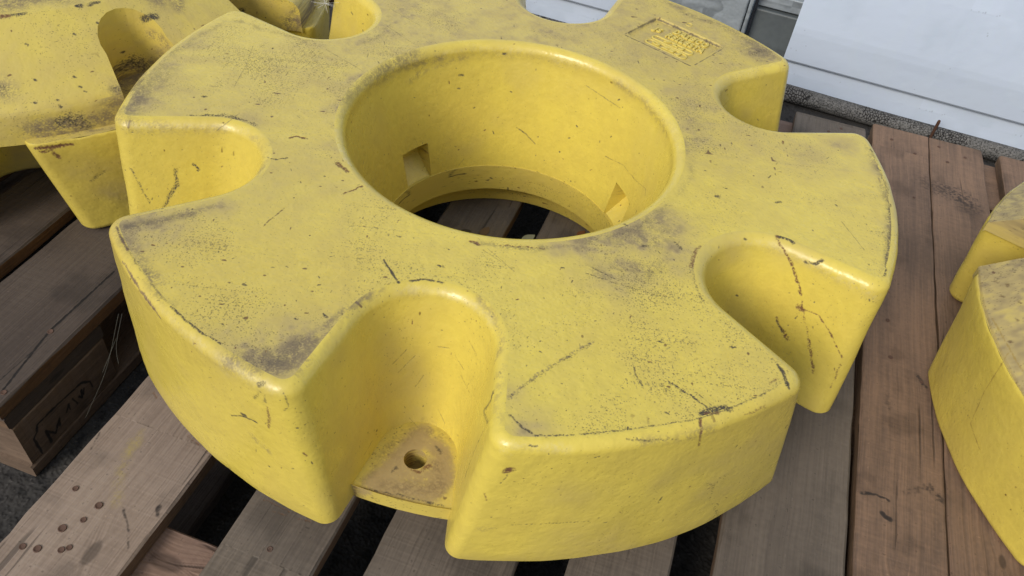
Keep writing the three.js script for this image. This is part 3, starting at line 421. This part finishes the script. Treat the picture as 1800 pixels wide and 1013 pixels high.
// lettered plate on the main weight
{
  const font = await new FontLoader().loadAsync('fonts/droid/droid_sans_bold.typeface.json');
  const rot = Math.atan2(PLATE.a[1], PLATE.a[0]), y0 = HUB - 0.022 * S;
  const plateMat = paintMat(new Paint(64, 64, 0.002, 0.002).fill((i, j, o) => { castPaint(i * 0.002, j * 0.002, 3, 0.25, 0.1, o); }), 0);
  const place = (g, a, b) => { const [X, Y] = plateAt((a - 0.5) * PLATE.w, (0.5 - b) * PLATE.h); g.rotateX(-Math.PI / 2); g.rotateY(rot); g.translate(X * S, y0 - 0.0002, -Y * S); return g; };
  const text = (str, a, b, size, wd) => { const g = new TextGeometry(str, { font, size: size * S, depth: 0.0022, curveSegments: 3, bevelEnabled: true, bevelThickness: 0.0005, bevelSize: 0.0004, bevelSegments: 1 }); g.computeBoundingBox(); const w = g.boundingBox.max.x - g.boundingBox.min.x; g.translate(-g.boundingBox.min.x, -size * S / 2, 0); g.scale(wd * PLATE.w * S / w, 1, 1); return place(g, a, b); };
  const pill = (a, b, len, h) => { const L = len * PLATE.w * S / 2, r = h * S / 2, pts = []; for (let i = 0; i < 12; i++) { const t = -Math.PI / 2 + Math.PI * i / 11; pts.push(new THREE.Vector3(L - r + r * Math.cos(t), r * Math.sin(t), 0.0005)); } for (let i = 0; i < 12; i++) { const t = Math.PI / 2 + Math.PI * i / 11; pts.push(new THREE.Vector3(-L + r + r * Math.cos(t), r * Math.sin(t), 0.0005)); } return place(new THREE.TubeGeometry(new THREE.CatmullRomCurve3(pts, true, 'centripetal'), 64, 0.0016, 6, true), a, b); };
  const n = part('lettering', mergeGeometries([text('DAIBCO', 0.36, 0.17, 0.062, 0.5), text('REILESTA', 0.345, 0.385, 0.062, 0.55)].map((g) => g.index ? g.toNonIndexed() : g)), plateMat, mainW);
  part('raised_mark', text('JS', 0.13, 0.36, 0.05, 0.12), plateMat, mainW);
  part('raised_frame', pill(0.53, 0.615, 0.58, 0.052), plateMat, mainW); part('raised_frame', pill(0.53, 0.82, 0.58, 0.062), plateMat, mainW);
  part('raised_mark', text('7 L J', 0.40, 0.615, 0.026, 0.3), plateMat, mainW); part('raised_mark', text('O ZS J', 0.32, 0.82, 0.032, 0.42), plateMat, mainW);
  const ring = new THREE.TorusGeometry(0.022 * S, 0.0008, 6, 20); const [X, Y] = plateAt(-0.09 * PLATE.w, 0.69 * PLATE.h); ring.rotateX(-Math.PI / 2); ring.translate(X * S, HUB, -Y * S); part('raised_mark', ring, plateMat, mainW);
}

// ---------------------------------------------------------------- marks: scratches, rust and smears where the photograph shows them
scene.updateMatrixWorld(true);
for (const m of targets) { m.geometry.boundsTree = new MeshBVH(m.geometry, { indirect: true }); m.raycast = acceleratedRaycast; const mm = Array.isArray(m.material) ? m.material : [m.material]; for (const x of mm) x.side = THREE.DoubleSide; }
const caster = new THREE.Raycaster(); caster.firstHitOnly = true;
function hitAt(px, py) { const r = pixelRay(px, py); caster.ray.copy(r); const h = caster.intersectObjects(targets, false); return h.length ? h[0] : null; }
let mk = 1;
function stroke(pts, wpx, col, st = 0.9, brk = 0.5, o = {}) {   // pts in photo pixels, width in photo pixels
  o = { f: 700, s: mk++, ...o };
  let L = 0; for (let i = 1; i < pts.length; i++) L += Math.hypot(pts[i][0] - pts[i - 1][0], pts[i][1] - pts[i - 1][1]);
  const step = Math.max(1.2, wpx * 0.3), n = Math.max(1, Math.ceil(L / step)); let seg = 1, acc = 0, last = null;
  for (let k = 0; k <= n; k++) {
    let d = L * k / n; acc = 0; let q = pts[0];
    for (seg = 1; seg < pts.length; seg++) { const l = Math.hypot(pts[seg][0] - pts[seg - 1][0], pts[seg][1] - pts[seg - 1][1]); if (acc + l >= d || seg === pts.length - 1) { const t = l ? Math.min(1, (d - acc) / l) : 0; q = [pts[seg - 1][0] + (pts[seg][0] - pts[seg - 1][0]) * t, pts[seg - 1][1] + (pts[seg][1] - pts[seg - 1][1]) * t]; break; } acc += l; }
    const j = o.jit ?? wpx * 0.14, x = q[0] + j * (vn(k * 0.35, mk, 1) - 0.5) * 2, y = q[1] + j * (vn(k * 0.35, mk, 5) - 0.5) * 2, h = hitAt(x, y); if (!h) continue;
    const m = Array.isArray(h.object.material) ? h.object.material[h.face.materialIndex] : h.object.material, p = m.userData.paint; if (!p || (o.yellow && h.object.name !== 'casting' && h.object.name !== 'hub')) continue;
    const wv = 0.55 + 0.9 * vn(k * 0.22, mk * 3.1, 8); let u = h.uv.x - Math.floor(h.uv.x), v = h.uv.y - Math.floor(h.uv.y);
    p.dab(u, v, Math.max(0.0006, wpx / 2 * wv * h.distance / FPX), col, st, brk, o);
  }
}
const rust = (p, w, s = 0.9, b = 0.45) => stroke(p, w * 1.3, [0.15, 0.07, 0.028], s * 0.9, b * 0.85, { dent: 0.15, f: 900, soft: true });
const dark = (p, w, s = 0.85, b = 0.5) => stroke(p, w * 1.35, [0.06, 0.05, 0.034], s, b * 0.85, { dent: 0.12, f: 1000, soft: true });
const smear = (p, w, s = 0.55, b = 0.7) => stroke(p, w * 1.5, TAUPE, s, b, { f: 190, film: true, rough: 0.75 });
const clean = (p, w, s = 0.6, b = 0.4) => stroke(p, w, YEL, s, b, { f: 200, rough: 0.42 });
// rust and chips on the face
rust([[509, 242], [522, 240], [540, 245]], 5); rust([[593, 288], [606, 296], [612, 303]], 8); rust([[604, 340], [620, 335], [636, 327]], 5); rust([[826, 424], [843, 430]], 9); rust([[880, 431], [920, 434], [957, 438]], 6, 0.7, 0.7);
dark([[675, 457], [686, 475], [700, 496]], 5, 0.95, 0.25); dark([[722, 494], [745, 490], [778, 497]], 5, 0.75, 0.5); dark([[567, 550], [575, 558]], 5); dark([[770, 466], [780, 470]], 5);
dark([[1368, 640], [1378, 660], [1387, 684]], 7, 0.8, 0.35); dark([[1237, 731], [1255, 724], [1280, 716]], 15, 0.95, 0.45); rust([[1240, 727], [1262, 726]], 10, 0.8, 0.4); rust([[1231, 737], [1234, 755], [1229, 783]], 8, 0.85, 0.35);
dark([[938, 766], [1007, 765], [1079, 758], [1156, 748], [1225, 737], [1284, 718], [1340, 694], [1372, 676]], 5, 0.7, 0.65); dark([[1114, 646], [1122, 668], [1131, 680]], 5, 0.8, 0.6); dark([[1174, 670], [1210, 692], [1243, 716]], 5, 0.8, 0.65); dark([[1225, 690], [1250, 712]], 4, 0.7, 0.6); dark([[1170, 725], [1177, 729]], 4); rust([[1308, 731], [1325, 724], [1345, 716]], 7, 0.6, 0.7); rust([[1352, 676], [1365, 668]], 8, 0.7, 0.6);
stroke([[895, 698], [955, 653], [1041, 601]], 15, TAUPE, 0.6, 0.95, { f: 520 }); dark([[895, 700], [955, 653], [1041, 601]], 12, 0.5, 0.98);
dark([[897, 730], [915, 748], [935, 763]], 6, 0.7, 0.6); dark([[1030, 480], [1090, 500], [1160, 520], [1180, 490]], 5, 0.45, 0.75); dark([[1040, 470], [1080, 490]], 4, 0.5, 0.7);
dark([[1530, 262], [1545, 296], [1556, 325], [1565, 365], [1566, 390], [1562, 432], [1555, 486]], 6, 0.75, 0.6); smear([[1524, 256], [1545, 300], [1562, 360], [1560, 440], [1552, 480]], 14, 0.6, 0.55);
dark([[203, 398], [222, 436], [250, 476], [290, 530]], 6, 0.55, 0.7); dark([[301, 540], [330, 566], [360, 588], [386, 603]], 6, 0.85, 0.55); stroke([[204, 400], [212, 418], [224, 438]], 9, [0.1, 0.055, 0.045], 0.8, 0.4); stroke([[216, 461], [245, 510], [281, 559]], 10, [0.14, 0.085, 0.06], 0.75, 0.5);
smear([[215, 405], [260, 392], [330, 376], [390, 362]], 22, 0.6, 0.6); smear([[225, 420], [240, 450], [270, 500]], 26, 0.65, 0.5); for (let i = 0; i < 2; i++) { smear([[400, 636], [450, 630], [500, 632], [545, 595]], 34, 0.7, 0.5); smear([[440, 648], [500, 652], [530, 630]], 26, 0.6, 0.5); smear([[550, 590], [600, 550], [650, 515]], 12, 0.5, 0.5); } clean([[555, 628], [565, 605], [575, 590]], 26, 0.7, 0.3); clean([[610, 560], [600, 585]], 10, 0.5, 0.3);
dark([[360, 202], [404, 204], [430, 212], [446, 222]], 14, 0.8, 0.85); dark([[470, 277], [485, 281], [505, 278]], 4, 0.7, 0.4); stroke([[463, 398], [480, 382], [500, 366]], 6, [0.12, 0.07, 0.035], 0.7, 0.6); dark([[330, 203], [360, 203]], 5, 0.5, 0.7);
for (const s of [[[689, 17], [740, 46]], [[680, 46], [727, 77]], [[573, 87], [636, 124]], [[444, 82], [432, 115], [411, 153]], [[380, 230], [420, 200]], [[857, 437], [905, 478]], [[850, 440], [880, 460]], [[1480, 390], [1520, 440]], [[1030, 150], [1090, 190]]]) stroke(s, 2.4, [0.1, 0.085, 0.05], 0.6, 0.45);
for (const [x, y, w] of [[360, 170, 7], [1369, 355, 8], [806, 155, 4], [811, 131, 6], [886, 94, 5], [1275, 330, 5], [1262, 345, 7], [1240, 300, 4], [1310, 420, 4], [700, 415, 5], [1135, 432, 7], [480, 470, 4], [430, 500, 5], [660, 400, 4], [560, 500, 5], [520, 560, 4], [1180, 560, 4], [1290, 610, 6], [1160, 600, 5], [990, 470, 5], [1100, 395, 5]]) dark([[x - w / 2, y], [x + w / 2, y + 1]], w, 0.7, 0.5);
smear([[590, 215], [600, 180], [630, 148], [690, 108], [730, 92]], 24, 0.5, 0.6); smear([[1080, 416], [1130, 405], [1175, 375]], 26, 0.55, 0.55); smear([[1180, 440], [1140, 475], [1080, 470]], 24, 0.45, 0.65); smear([[1215, 300], [1225, 240], [1200, 180]], 20, 0.35, 0.7); dark([[1185, 425], [1200, 440]], 8, 0.5, 0.7);
rust([[1230, 432], [1220, 448], [1217, 468]], 9, 0.75, 0.55); dark([[1217, 470], [1222, 500], [1235, 530]], 6, 0.5, 0.75); dark([[1368, 416], [1382, 418], [1395, 426]], 7, 0.85, 0.4); smear([[1320, 95], [1345, 85], [1335, 105]], 30, 0.6, 0.5); dark([[1318, 96], [1340, 92]], 18, 0.5, 0.85);
// gloss glints put into the colour along the edges, with some pale scuffs
const glintScuff = (p, w, s = 0.5, b = 0.5) => stroke(p, w, [0.64, 0.56, 0.33], s, b, { f: 240, film: true, rough: 0.36 });
for (const p of [[[215, 225], [280, 226], [350, 222], [420, 226], [455, 240]], [[260, 520], [320, 580], [390, 630], [470, 680]], [[300, 570], [400, 655], [490, 690]], [[700, 508], [770, 512], [830, 532], [868, 570]], [[1290, 425], [1360, 430], [1430, 465], [1500, 500], [1545, 522]], [[880, 780], [925, 786], [1000, 790]], [[600, 200], [640, 160], [720, 108], [820, 86], [930, 92], [1040, 118], [1120, 160], [1180, 220], [1195, 280]], [[885, 790], [895, 800]], [[1260, 150], [1275, 135], [1330, 128]]]) { glintScuff(p, 22, 0.16, 0.4); smear(p.map(([x, y]) => [x + 3, y + 7]), 16, 0.14, 0.5); }
clean([[1345, 122], [1365, 120]], 16, 0.7, 0.3); glintScuff([[590, 230], [596, 262], [615, 290]], 12, 0.5, 0.4);
for (const p of [[[1099, 60], [1153, 34]], [[1157, 34], [1268, 84]], [[1270, 86], [1222, 114]], [[1214, 116], [1160, 90], [1100, 62]]]) stroke(p, 3.4, [0.11, 0.085, 0.05], 0.75, 0.35, { f: 900, jit: 0.4 });  // dirt and relief shade drawn dark round the plate recess
// dark grime along the outer edges of the face
const grime = (p, w, s, b = 0.4) => stroke(p, w, [0.095, 0.078, 0.055], s, b, { f: 150, film: true, rough: 0.75 });
for (const [p, w, k] of [[[[216, 205], [245, 162], [290, 108], [340, 68], [395, 36]], 16, 0.5], [[[222, 208], [250, 175], [300, 118]], 30, 0.4], [[[208, 404], [230, 445], [262, 492], [300, 538]], 16, 0.5], [[[215, 402], [280, 388], [345, 374]], 16, 0.45], [[[1170, 4], [1230, 30], [1300, 64], [1370, 104]], 14, 0.45], [[[1530, 258], [1552, 315], [1564, 370], [1558, 470]], 10, 0.5], [[[600, 172], [640, 146], [720, 98]], 18, 0.45], [[[840, 430], [930, 438], [1030, 430], [1120, 400], [1180, 360]], 12, 0.5], [[[1080, 425], [1150, 425], [1190, 400]], 34, 0.35], [[[1040, 475], [1110, 500], [1170, 470]], 20, 0.3], [[[430, 645], [490, 640], [530, 605]], 34, 0.35], [[[412, 34], [470, 52], [540, 74]], 10, 0.35], [[[1310, 88], [1345, 92]], 34, 0.45], [[[640, 75], [672, 60], [680, 30]], 12, 0.4], [[[1205, 250], [1215, 300], [1195, 345]], 14, 0.35]]) grime(p, w * 1.8, k);
// small chips and specks scattered over the paint
{ const r = rng(909); for (let i = 0; i < 420; i++) { const x = 200 + 1380 * r(), y = 20 + 900 * r(), w = 1.8 + 2.6 * r() * r(), a = r() * 6.28, L = w * r() * 1.8, b = r() < 0.3; stroke([[x, y], [x + L * Math.cos(a), y + L * Math.sin(a)]], w, b ? [0.16, 0.08, 0.03] : [0.07, 0.058, 0.035], 0.75, 0.2, { f: 900, dent: 0.2, yellow: true }); }
  for (let i = 0; i < 130; i++) { const x = 645 + 140 * r(), y = 750 + 130 * r(), w = 2 + 3.4 * r() * r(); stroke([[x, y], [x + 1, y]], w, [0.1, 0.07, 0.035], 0.6, 0.3, { f: 900, yellow: true }); } }
// notch walls
rust([[1366, 416], [1376, 438], [1390, 459], [1402, 495], [1409, 520]], 6, 0.85, 0.5); rust([[1409, 530], [1414, 560], [1421, 592], [1430, 655]], 6, 0.75, 0.6); rust([[1404, 540], [1412, 544]], 10, 0.9, 0.4); rust([[1409, 543], [1439, 554], [1458, 583], [1480, 628]], 3.6, 0.75, 0.5); rust([[1364, 560], [1372, 575], [1383, 596]], 9, 0.8, 0.65); dark([[1366, 563], [1376, 583]], 5, 0.7, 0.5); dark([[1416, 461], [1432, 464], [1445, 459]], 6, 0.75, 0.5); rust([[1561, 511], [1563, 515]], 8); rust([[1475, 640], [1470, 660], [1460, 683]], 6, 0.6, 0.8);
dark([[229, 296], [245, 324], [263, 358]], 5, 0.55, 0.75); dark([[308, 300], [311, 326], [300, 342], [286, 368]], 8, 0.7, 0.6); smear([[445, 240], [462, 262], [466, 285], [452, 310]], 16, 0.4, 0.5); dark([[340, 290], [350, 298]], 4); smear([[225, 212], [300, 222], [400, 225]], 14, 0.3, 0.7);
dark([[867, 690], [864, 705], [850, 722], [857, 742]], 8, 0.75, 0.5); dark([[857, 742], [845, 768], [836, 788], [824, 820], [817, 840]], 3, 0.75, 0.35); rust([[889, 828], [898, 826]], 15, 0.9, 0.45); rust([[851, 870], [854, 880]], 7, 0.8, 0.5); dark([[893, 835], [880, 850]], 4, 0.6, 0.5);
smear([[520, 660], [560, 600], [620, 540], [670, 510]], 14, 0.5, 0.6); smear([[870, 640], [885, 600], [870, 560], [840, 520]], 12, 0.4, 0.6); smear([[880, 740], [870, 700], [880, 650]], 22, 0.4, 0.5); for (const s of [[[690, 640], [715, 615]], [[700, 655], [730, 625]], [[800, 625], [815, 650]], [[810, 660], [825, 690]], [[770, 720], [782, 745]], [[720, 735], [735, 752]], [[640, 800], [655, 775]], [[770, 610], [790, 612]], [[825, 600], [838, 625]], [[730, 680], [745, 660]], [[820, 680], [835, 660]]]) stroke(s, 2.6, [0.16, 0.12, 0.04], 0.6, 0.45, { dent: 0.3 });
// floor of the bolt flange: brown grime, rust round the hole
for (let i = 0; i < 3; i++) stroke([[742, 762], [720, 790], [690, 820], [660, 850], [700, 862], [760, 870], [783, 850], [785, 800], [760, 780]], 50, [0.36, 0.265, 0.115], 0.6, 0.2, { f: 420, soft: true }); stroke([[700, 835], [735, 845], [765, 835], [735, 790]], 46, [0.36, 0.265, 0.115], 0.7, 0.2, { f: 420, soft: true }); stroke([[640, 850], [680, 790], [740, 750], [790, 780]], 26, [0.2, 0.14, 0.06], 0.5, 0.5, { f: 300, film: true }); stroke([[650, 835], [690, 770], [742, 735], [792, 765]], 22, [0.25, 0.18, 0.07], 0.35, 0.5, { f: 300, film: true }); stroke([[670, 855], [730, 860], [780, 865], [770, 815], [700, 810]], 34, [0.16, 0.11, 0.055], 0.4, 0.5, { f: 500, film: true }); dark([[640, 860], [700, 870], [780, 890]], 5, 0.6, 0.7); rust([[712, 800], [716, 822], [735, 830], [756, 820]], 9, 0.75, 0.5); dark([[690, 828], [696, 824]], 8, 0.7, 0.4); dark([[765, 785], [775, 795]], 9, 0.6, 0.6);
// outer walls
dark([[447, 700], [456, 690], [464, 692], [466, 706]], 7, 0.6, 0.6); rust([[471, 716], [472, 735], [471, 752]], 8, 0.85, 0.5); dark([[407, 731], [428, 732], [452, 744]], 3.4, 0.85, 0.2); dark([[424, 728], [432, 732]], 7, 0.7, 0.3); smear([[440, 765], [460, 780], [470, 792]], 14, 0.5, 0.6); dark([[455, 676], [462, 672]], 9, 0.6, 0.5); dark([[498, 690], [508, 715], [500, 722]], 4, 0.5, 0.5); rust([[534, 798], [538, 802]], 5);
dark([[402, 825], [425, 842], [445, 862]], 9, 0.65, 0.65); dark([[1238, 850], [1254, 853], [1248, 880], [1263, 908]], 9, 0.6, 0.85); dark([[1160, 879], [1165, 874]], 6); dark([[900, 923], [960, 921], [1035, 917]], 3, 0.45, 0.7); smear([[1120, 780], [1200, 770], [1260, 755]], 20, 0.4, 0.75); dark([[1130, 775], [1190, 772]], 5, 0.5, 0.8); dark([[1380, 752], [1387, 745]], 6, 0.5, 0.6); dark([[1045, 805], [1053, 803]], 5, 0.7); dark([[930, 783], [945, 785]], 5, 0.7); dark([[1100, 772], [1150, 777]], 4, 0.5, 0.7); smear([[840, 930], [860, 925]], 16, 0.4, 0.6);
rust([[270, 690], [275, 700]], 4, 0.5); for (const s of [[[480, 900], [545, 918]], [[330, 766], [400, 828]], [[460, 876], [520, 905]]]) rust(s, 4, 0.6, 0.85);
// bore
dark([[908, 224], [925, 236], [940, 253]], 2.4, 0.6, 0.4); stroke([[1064, 275], [1095, 290], [1118, 318], [1135, 332], [1134, 344]], 2.4, [0.12, 0.09, 0.04], 0.7, 0.4); smear([[720, 140], [760, 118], [820, 100]], 12, 0.4, 0.5); smear([[640, 160], [700, 122], [780, 100]], 12, 0.45, 0.6); smear([[1080, 140], [1140, 185], [1175, 240]], 12, 0.4, 0.6); dark([[815, 280], [790, 310]], 2, 0.4); stroke([[788, 312], [805, 307], [818, 306]], 2.6, BLACK, 0.7, 0.3);
// left weight: dirty hub, ledge and pocket
for (let i = 0; i < 2; i++) smear([[0, 10], [60, 2], [120, -6]], 46, 0.75, 0.3);
rust([[2, 29], [16, 27]], 9, 0.9, 0.4); dark([[22, 26], [44, 23]], 7, 0.8, 0.5); dark([[132, 11], [142, 9]], 8, 0.9, 0.4); dark([[155, 7], [175, 3]], 8, 0.8, 0.5); dark([[252, 34], [262, 30], [274, 28]], 11, 0.85, 0.45); smear([[262, 55], [285, 72], [303, 88]], 16, 0.7, 0.4); smear([[0, 150], [15, 165]], 30, 0.6, 0.5); dark([[0, 150], [10, 160]], 18, 0.4, 0.9);
for (let i = 0; i < 2; i++) smear([[55, 228], [100, 224], [150, 216], [205, 204]], 24, 0.7, 0.35); smear([[70, 240], [130, 234], [200, 224]], 10, 0.75, 0.35); rust([[60, 262], [90, 258], [126, 254]], 7, 0.9, 0.5); rust([[70, 268], [90, 264], [105, 278]], 6, 0.8, 0.6);
for (let i = 0; i < 3; i++) smear([[205, 185], [215, 150], [235, 130], [255, 125], [240, 165]], 34, 0.75, 0.3); dark([[210, 120], [235, 105], [258, 120]], 22, 0.55, 0.85); dark([[200, 160], [230, 160], [250, 140]], 22, 0.5, 0.7); smear([[500, 60], [525, 35], [540, 0]], 40, 0.7, 0.4); dark([[515, 20], [505, 40]], 14, 0.5, 0.85); smear([[520, 55], [545, 20], [552, 0]], 10, 0.6, 0.5);
for (const [x, y] of [[60, 140], [130, 135], [148, 160], [100, 175], [60, 180], [140, 152], [105, 187], [130, 60], [45, 78], [170, 40]]) dark([[x, y], [x + 3, y + 1]], 4, 0.8, 0.4);
dark([[160, 320], [175, 305], [185, 300]], 7, 0.4, 0.75);
// right weight: scribed outline on its wall
stroke([[1745, 560], [1790, 640], [1800, 655]], 3, [0.3, 0.2, 0.04], 0.6, 0.4); stroke([[1772, 622], [1730, 690], [1706, 745], [1722, 790]], 3, [0.3, 0.2, 0.04], 0.6, 0.4); for (const [x, y] of [[1760, 520], [1785, 560], [1775, 600], [1790, 530], [1770, 500], [1750, 495]]) stroke([[x, y], [x + 4, y + 3]], 7, [0.14, 0.09, 0.04], 0.6, 0.6);
// timber: yellow scuff, dark stains
stroke([[238, 770], [220, 810], [208, 840], [203, 880]], 34, [0.36, 0.28, 0.07], 0.4, 0.8, { f: 200, film: true }); stroke([[250, 760], [225, 800]], 20, [0.36, 0.28, 0.07], 0.4, 0.85, { f: 200, film: true });
const stain = (p, w, s = 0.6, b = 0.5) => stroke(p, w, [0.03, 0.022, 0.018], s, b, { f: 300, soft: true });
stain([[1512, 866], [1540, 870], [1562, 880]], 7, 0.8, 0.3); stain([[1550, 903], [1565, 914]], 12, 0.9, 0.2); stain([[1590, 868], [1630, 852], [1655, 880]], 26, 0.45, 0.6); stain([[1640, 320], [1690, 350], [1700, 370]], 60, 0.45, 0.6); stain([[279, 890], [276, 905]], 10, 0.8, 0.3); stain([[215, 890], [225, 930], [225, 965]], 6, 0.5, 0.5); stain([[160, 790], [175, 760]], 5, 0.5, 0.5); for (let i = 0; i < 2; i++) stroke([[0, 692], [86, 583], [200, 478]], 3.6, [0.006, 0.004, 0.003], 0.95, 0, { jit: 0.4 }); stroke([[0, 668], [60, 615]], 2.4, [0.012, 0.009, 0.007], 0.8, 0.1, { jit: 0.3 }); stain([[1612, 660], [1628, 680]], 12, 0.6, 0.5); stain([[1560, 690], [1562, 720]], 16, 0.3, 0.6);
// branded mark on the corner block
{ const brand = (p, w) => stroke(p, w, [0.008, 0.006, 0.005], 0.9, 0.1, { f: 300, jit: 0.5 });
  brand([[78, 803], [59, 772], [65, 760], [64, 748], [100, 712], [143, 673], [158, 671], [162, 680]], 5); brand([[78, 803], [90, 797]], 5);
  brand([[90, 777], [80, 757], [98, 762], [104, 735], [106, 748]], 6); brand([[117, 725], [120, 710], [123, 720]], 5); brand([[127, 701], [136, 709]], 5); brand([[139, 697], [144, 700], [142, 686], [147, 694], [147, 683]], 4); }

for (const m of targets) { m.geometry.boundsTree = undefined; m.raycast = THREE.Mesh.prototype.raycast; }
{ const done = new Map(); for (const [m, p] of textured) { if (!done.has(p)) done.set(p, p.finish()); const [a, b] = done.get(p); m.map = a; m.roughnessMap = b; m.bumpMap = b; m.side = THREE.FrontSide; m.userData = {}; } }

// ---------------------------------------------------------------- small things
function leaf(px, py, y, len, col, label, turn) {
  const sh = new THREE.Shape(); sh.moveTo(-len / 2, 0); sh.quadraticCurveTo(0, len * 0.55, len / 2, 0); sh.quadraticCurveTo(0, -len * 0.5, -len / 2, 0);
  const g = new THREE.ExtrudeGeometry(sh, { depth: 0.0005, bevelEnabled: false, curveSegments: 10 }).rotateX(-Math.PI / 2), p = g.attributes.position;
  for (let i = 0; i < p.count; i++) p.setY(i, p.getY(i) + 9 * p.getX(i) ** 2 + 14 * p.getZ(i) ** 2); g.computeVertexNormals();
  const m = new THREE.Mesh(g, new THREE.MeshStandardMaterial({ color: new THREE.Color(...col), roughness: 0.85 })); m.position.copy(onLevel(px, py, y)); m.rotation.y = turn; put(m, 'dead_leaf', label, 'leaf', { group: 'dead leaves inside the bore' });
}
leaf(852, 408, PAL + 0.001, 0.024, [0.16, 0.1, 0.05], 'tan dead leaf lying on the boards inside the bore', 1.1); leaf(817, 408, PAL + 0.001, 0.02, [0.06, 0.05, 0.03], 'dark dead leaf lying on the boards inside the bore', 0.3); leaf(1021, 412, PAL + 0.001, 0.02, [0.2, 0.08, 0.03], 'orange dead leaf lying on the boards inside the bore', 0.9); leaf(928, 420, PAL + 0.001, 0.026, [0.3, 0.3, 0.2], 'pale curled leaf bridging the gap inside the bore', 0.7);
{ // cobweb threads between the dark pallet and the grey one
  const P = (x, y, h) => onLevel(x, y, h), mt = new THREE.MeshStandardMaterial({ color: new THREE.Color(0.16, 0.16, 0.13), roughness: 0.7 });
  const th = (a, b, c) => new THREE.TubeGeometry(new THREE.CatmullRomCurve3([a, b, c]), 16, 0.00016, 4);
  const m = new THREE.Mesh(mergeGeometries([th(P(208, 552, 0.14), P(186, 650, 0.12), P(150, 735, 0.11)), th(P(214, 552, 0.14), P(204, 610, 0.115), P(208, 640, 0.11)), th(P(204, 595, 0.125), P(190, 630, 0.12), P(180, 655, 0.11))]), mt); put(m, 'cobweb', 'thin cobweb threads hanging in the gap beside the branded block', 'cobweb');
}
{ // dandelion seed caught in the far notch
  const c = onLevel(572, 6, FACE_Y - 0.03), r = rng(5), L = []; for (let i = 0; i < 26; i++) { const d = new THREE.Vector3(r() - 0.5, r() * 0.7 - 0.1, r() - 0.5).normalize().multiplyScalar(0.012 + 0.01 * r()); L.push(new THREE.TubeGeometry(new THREE.LineCurve3(new THREE.Vector3(), d), 1, 0.00014, 3)); }
  L.push(new THREE.TubeGeometry(new THREE.LineCurve3(new THREE.Vector3(), new THREE.Vector3(0.002, -0.014, 0)), 1, 0.0003, 4));
  const m = new THREE.Mesh(mergeGeometries(L), new THREE.MeshStandardMaterial({ color: new THREE.Color(0.7, 0.7, 0.68), roughness: 0.8 })); m.position.copy(c); put(m, 'dandelion_seed', 'white dandelion seed caught beside the stepped rim of the upturned weight', 'seed');
}
shadows(scene);
renderer.render(scene, camera);
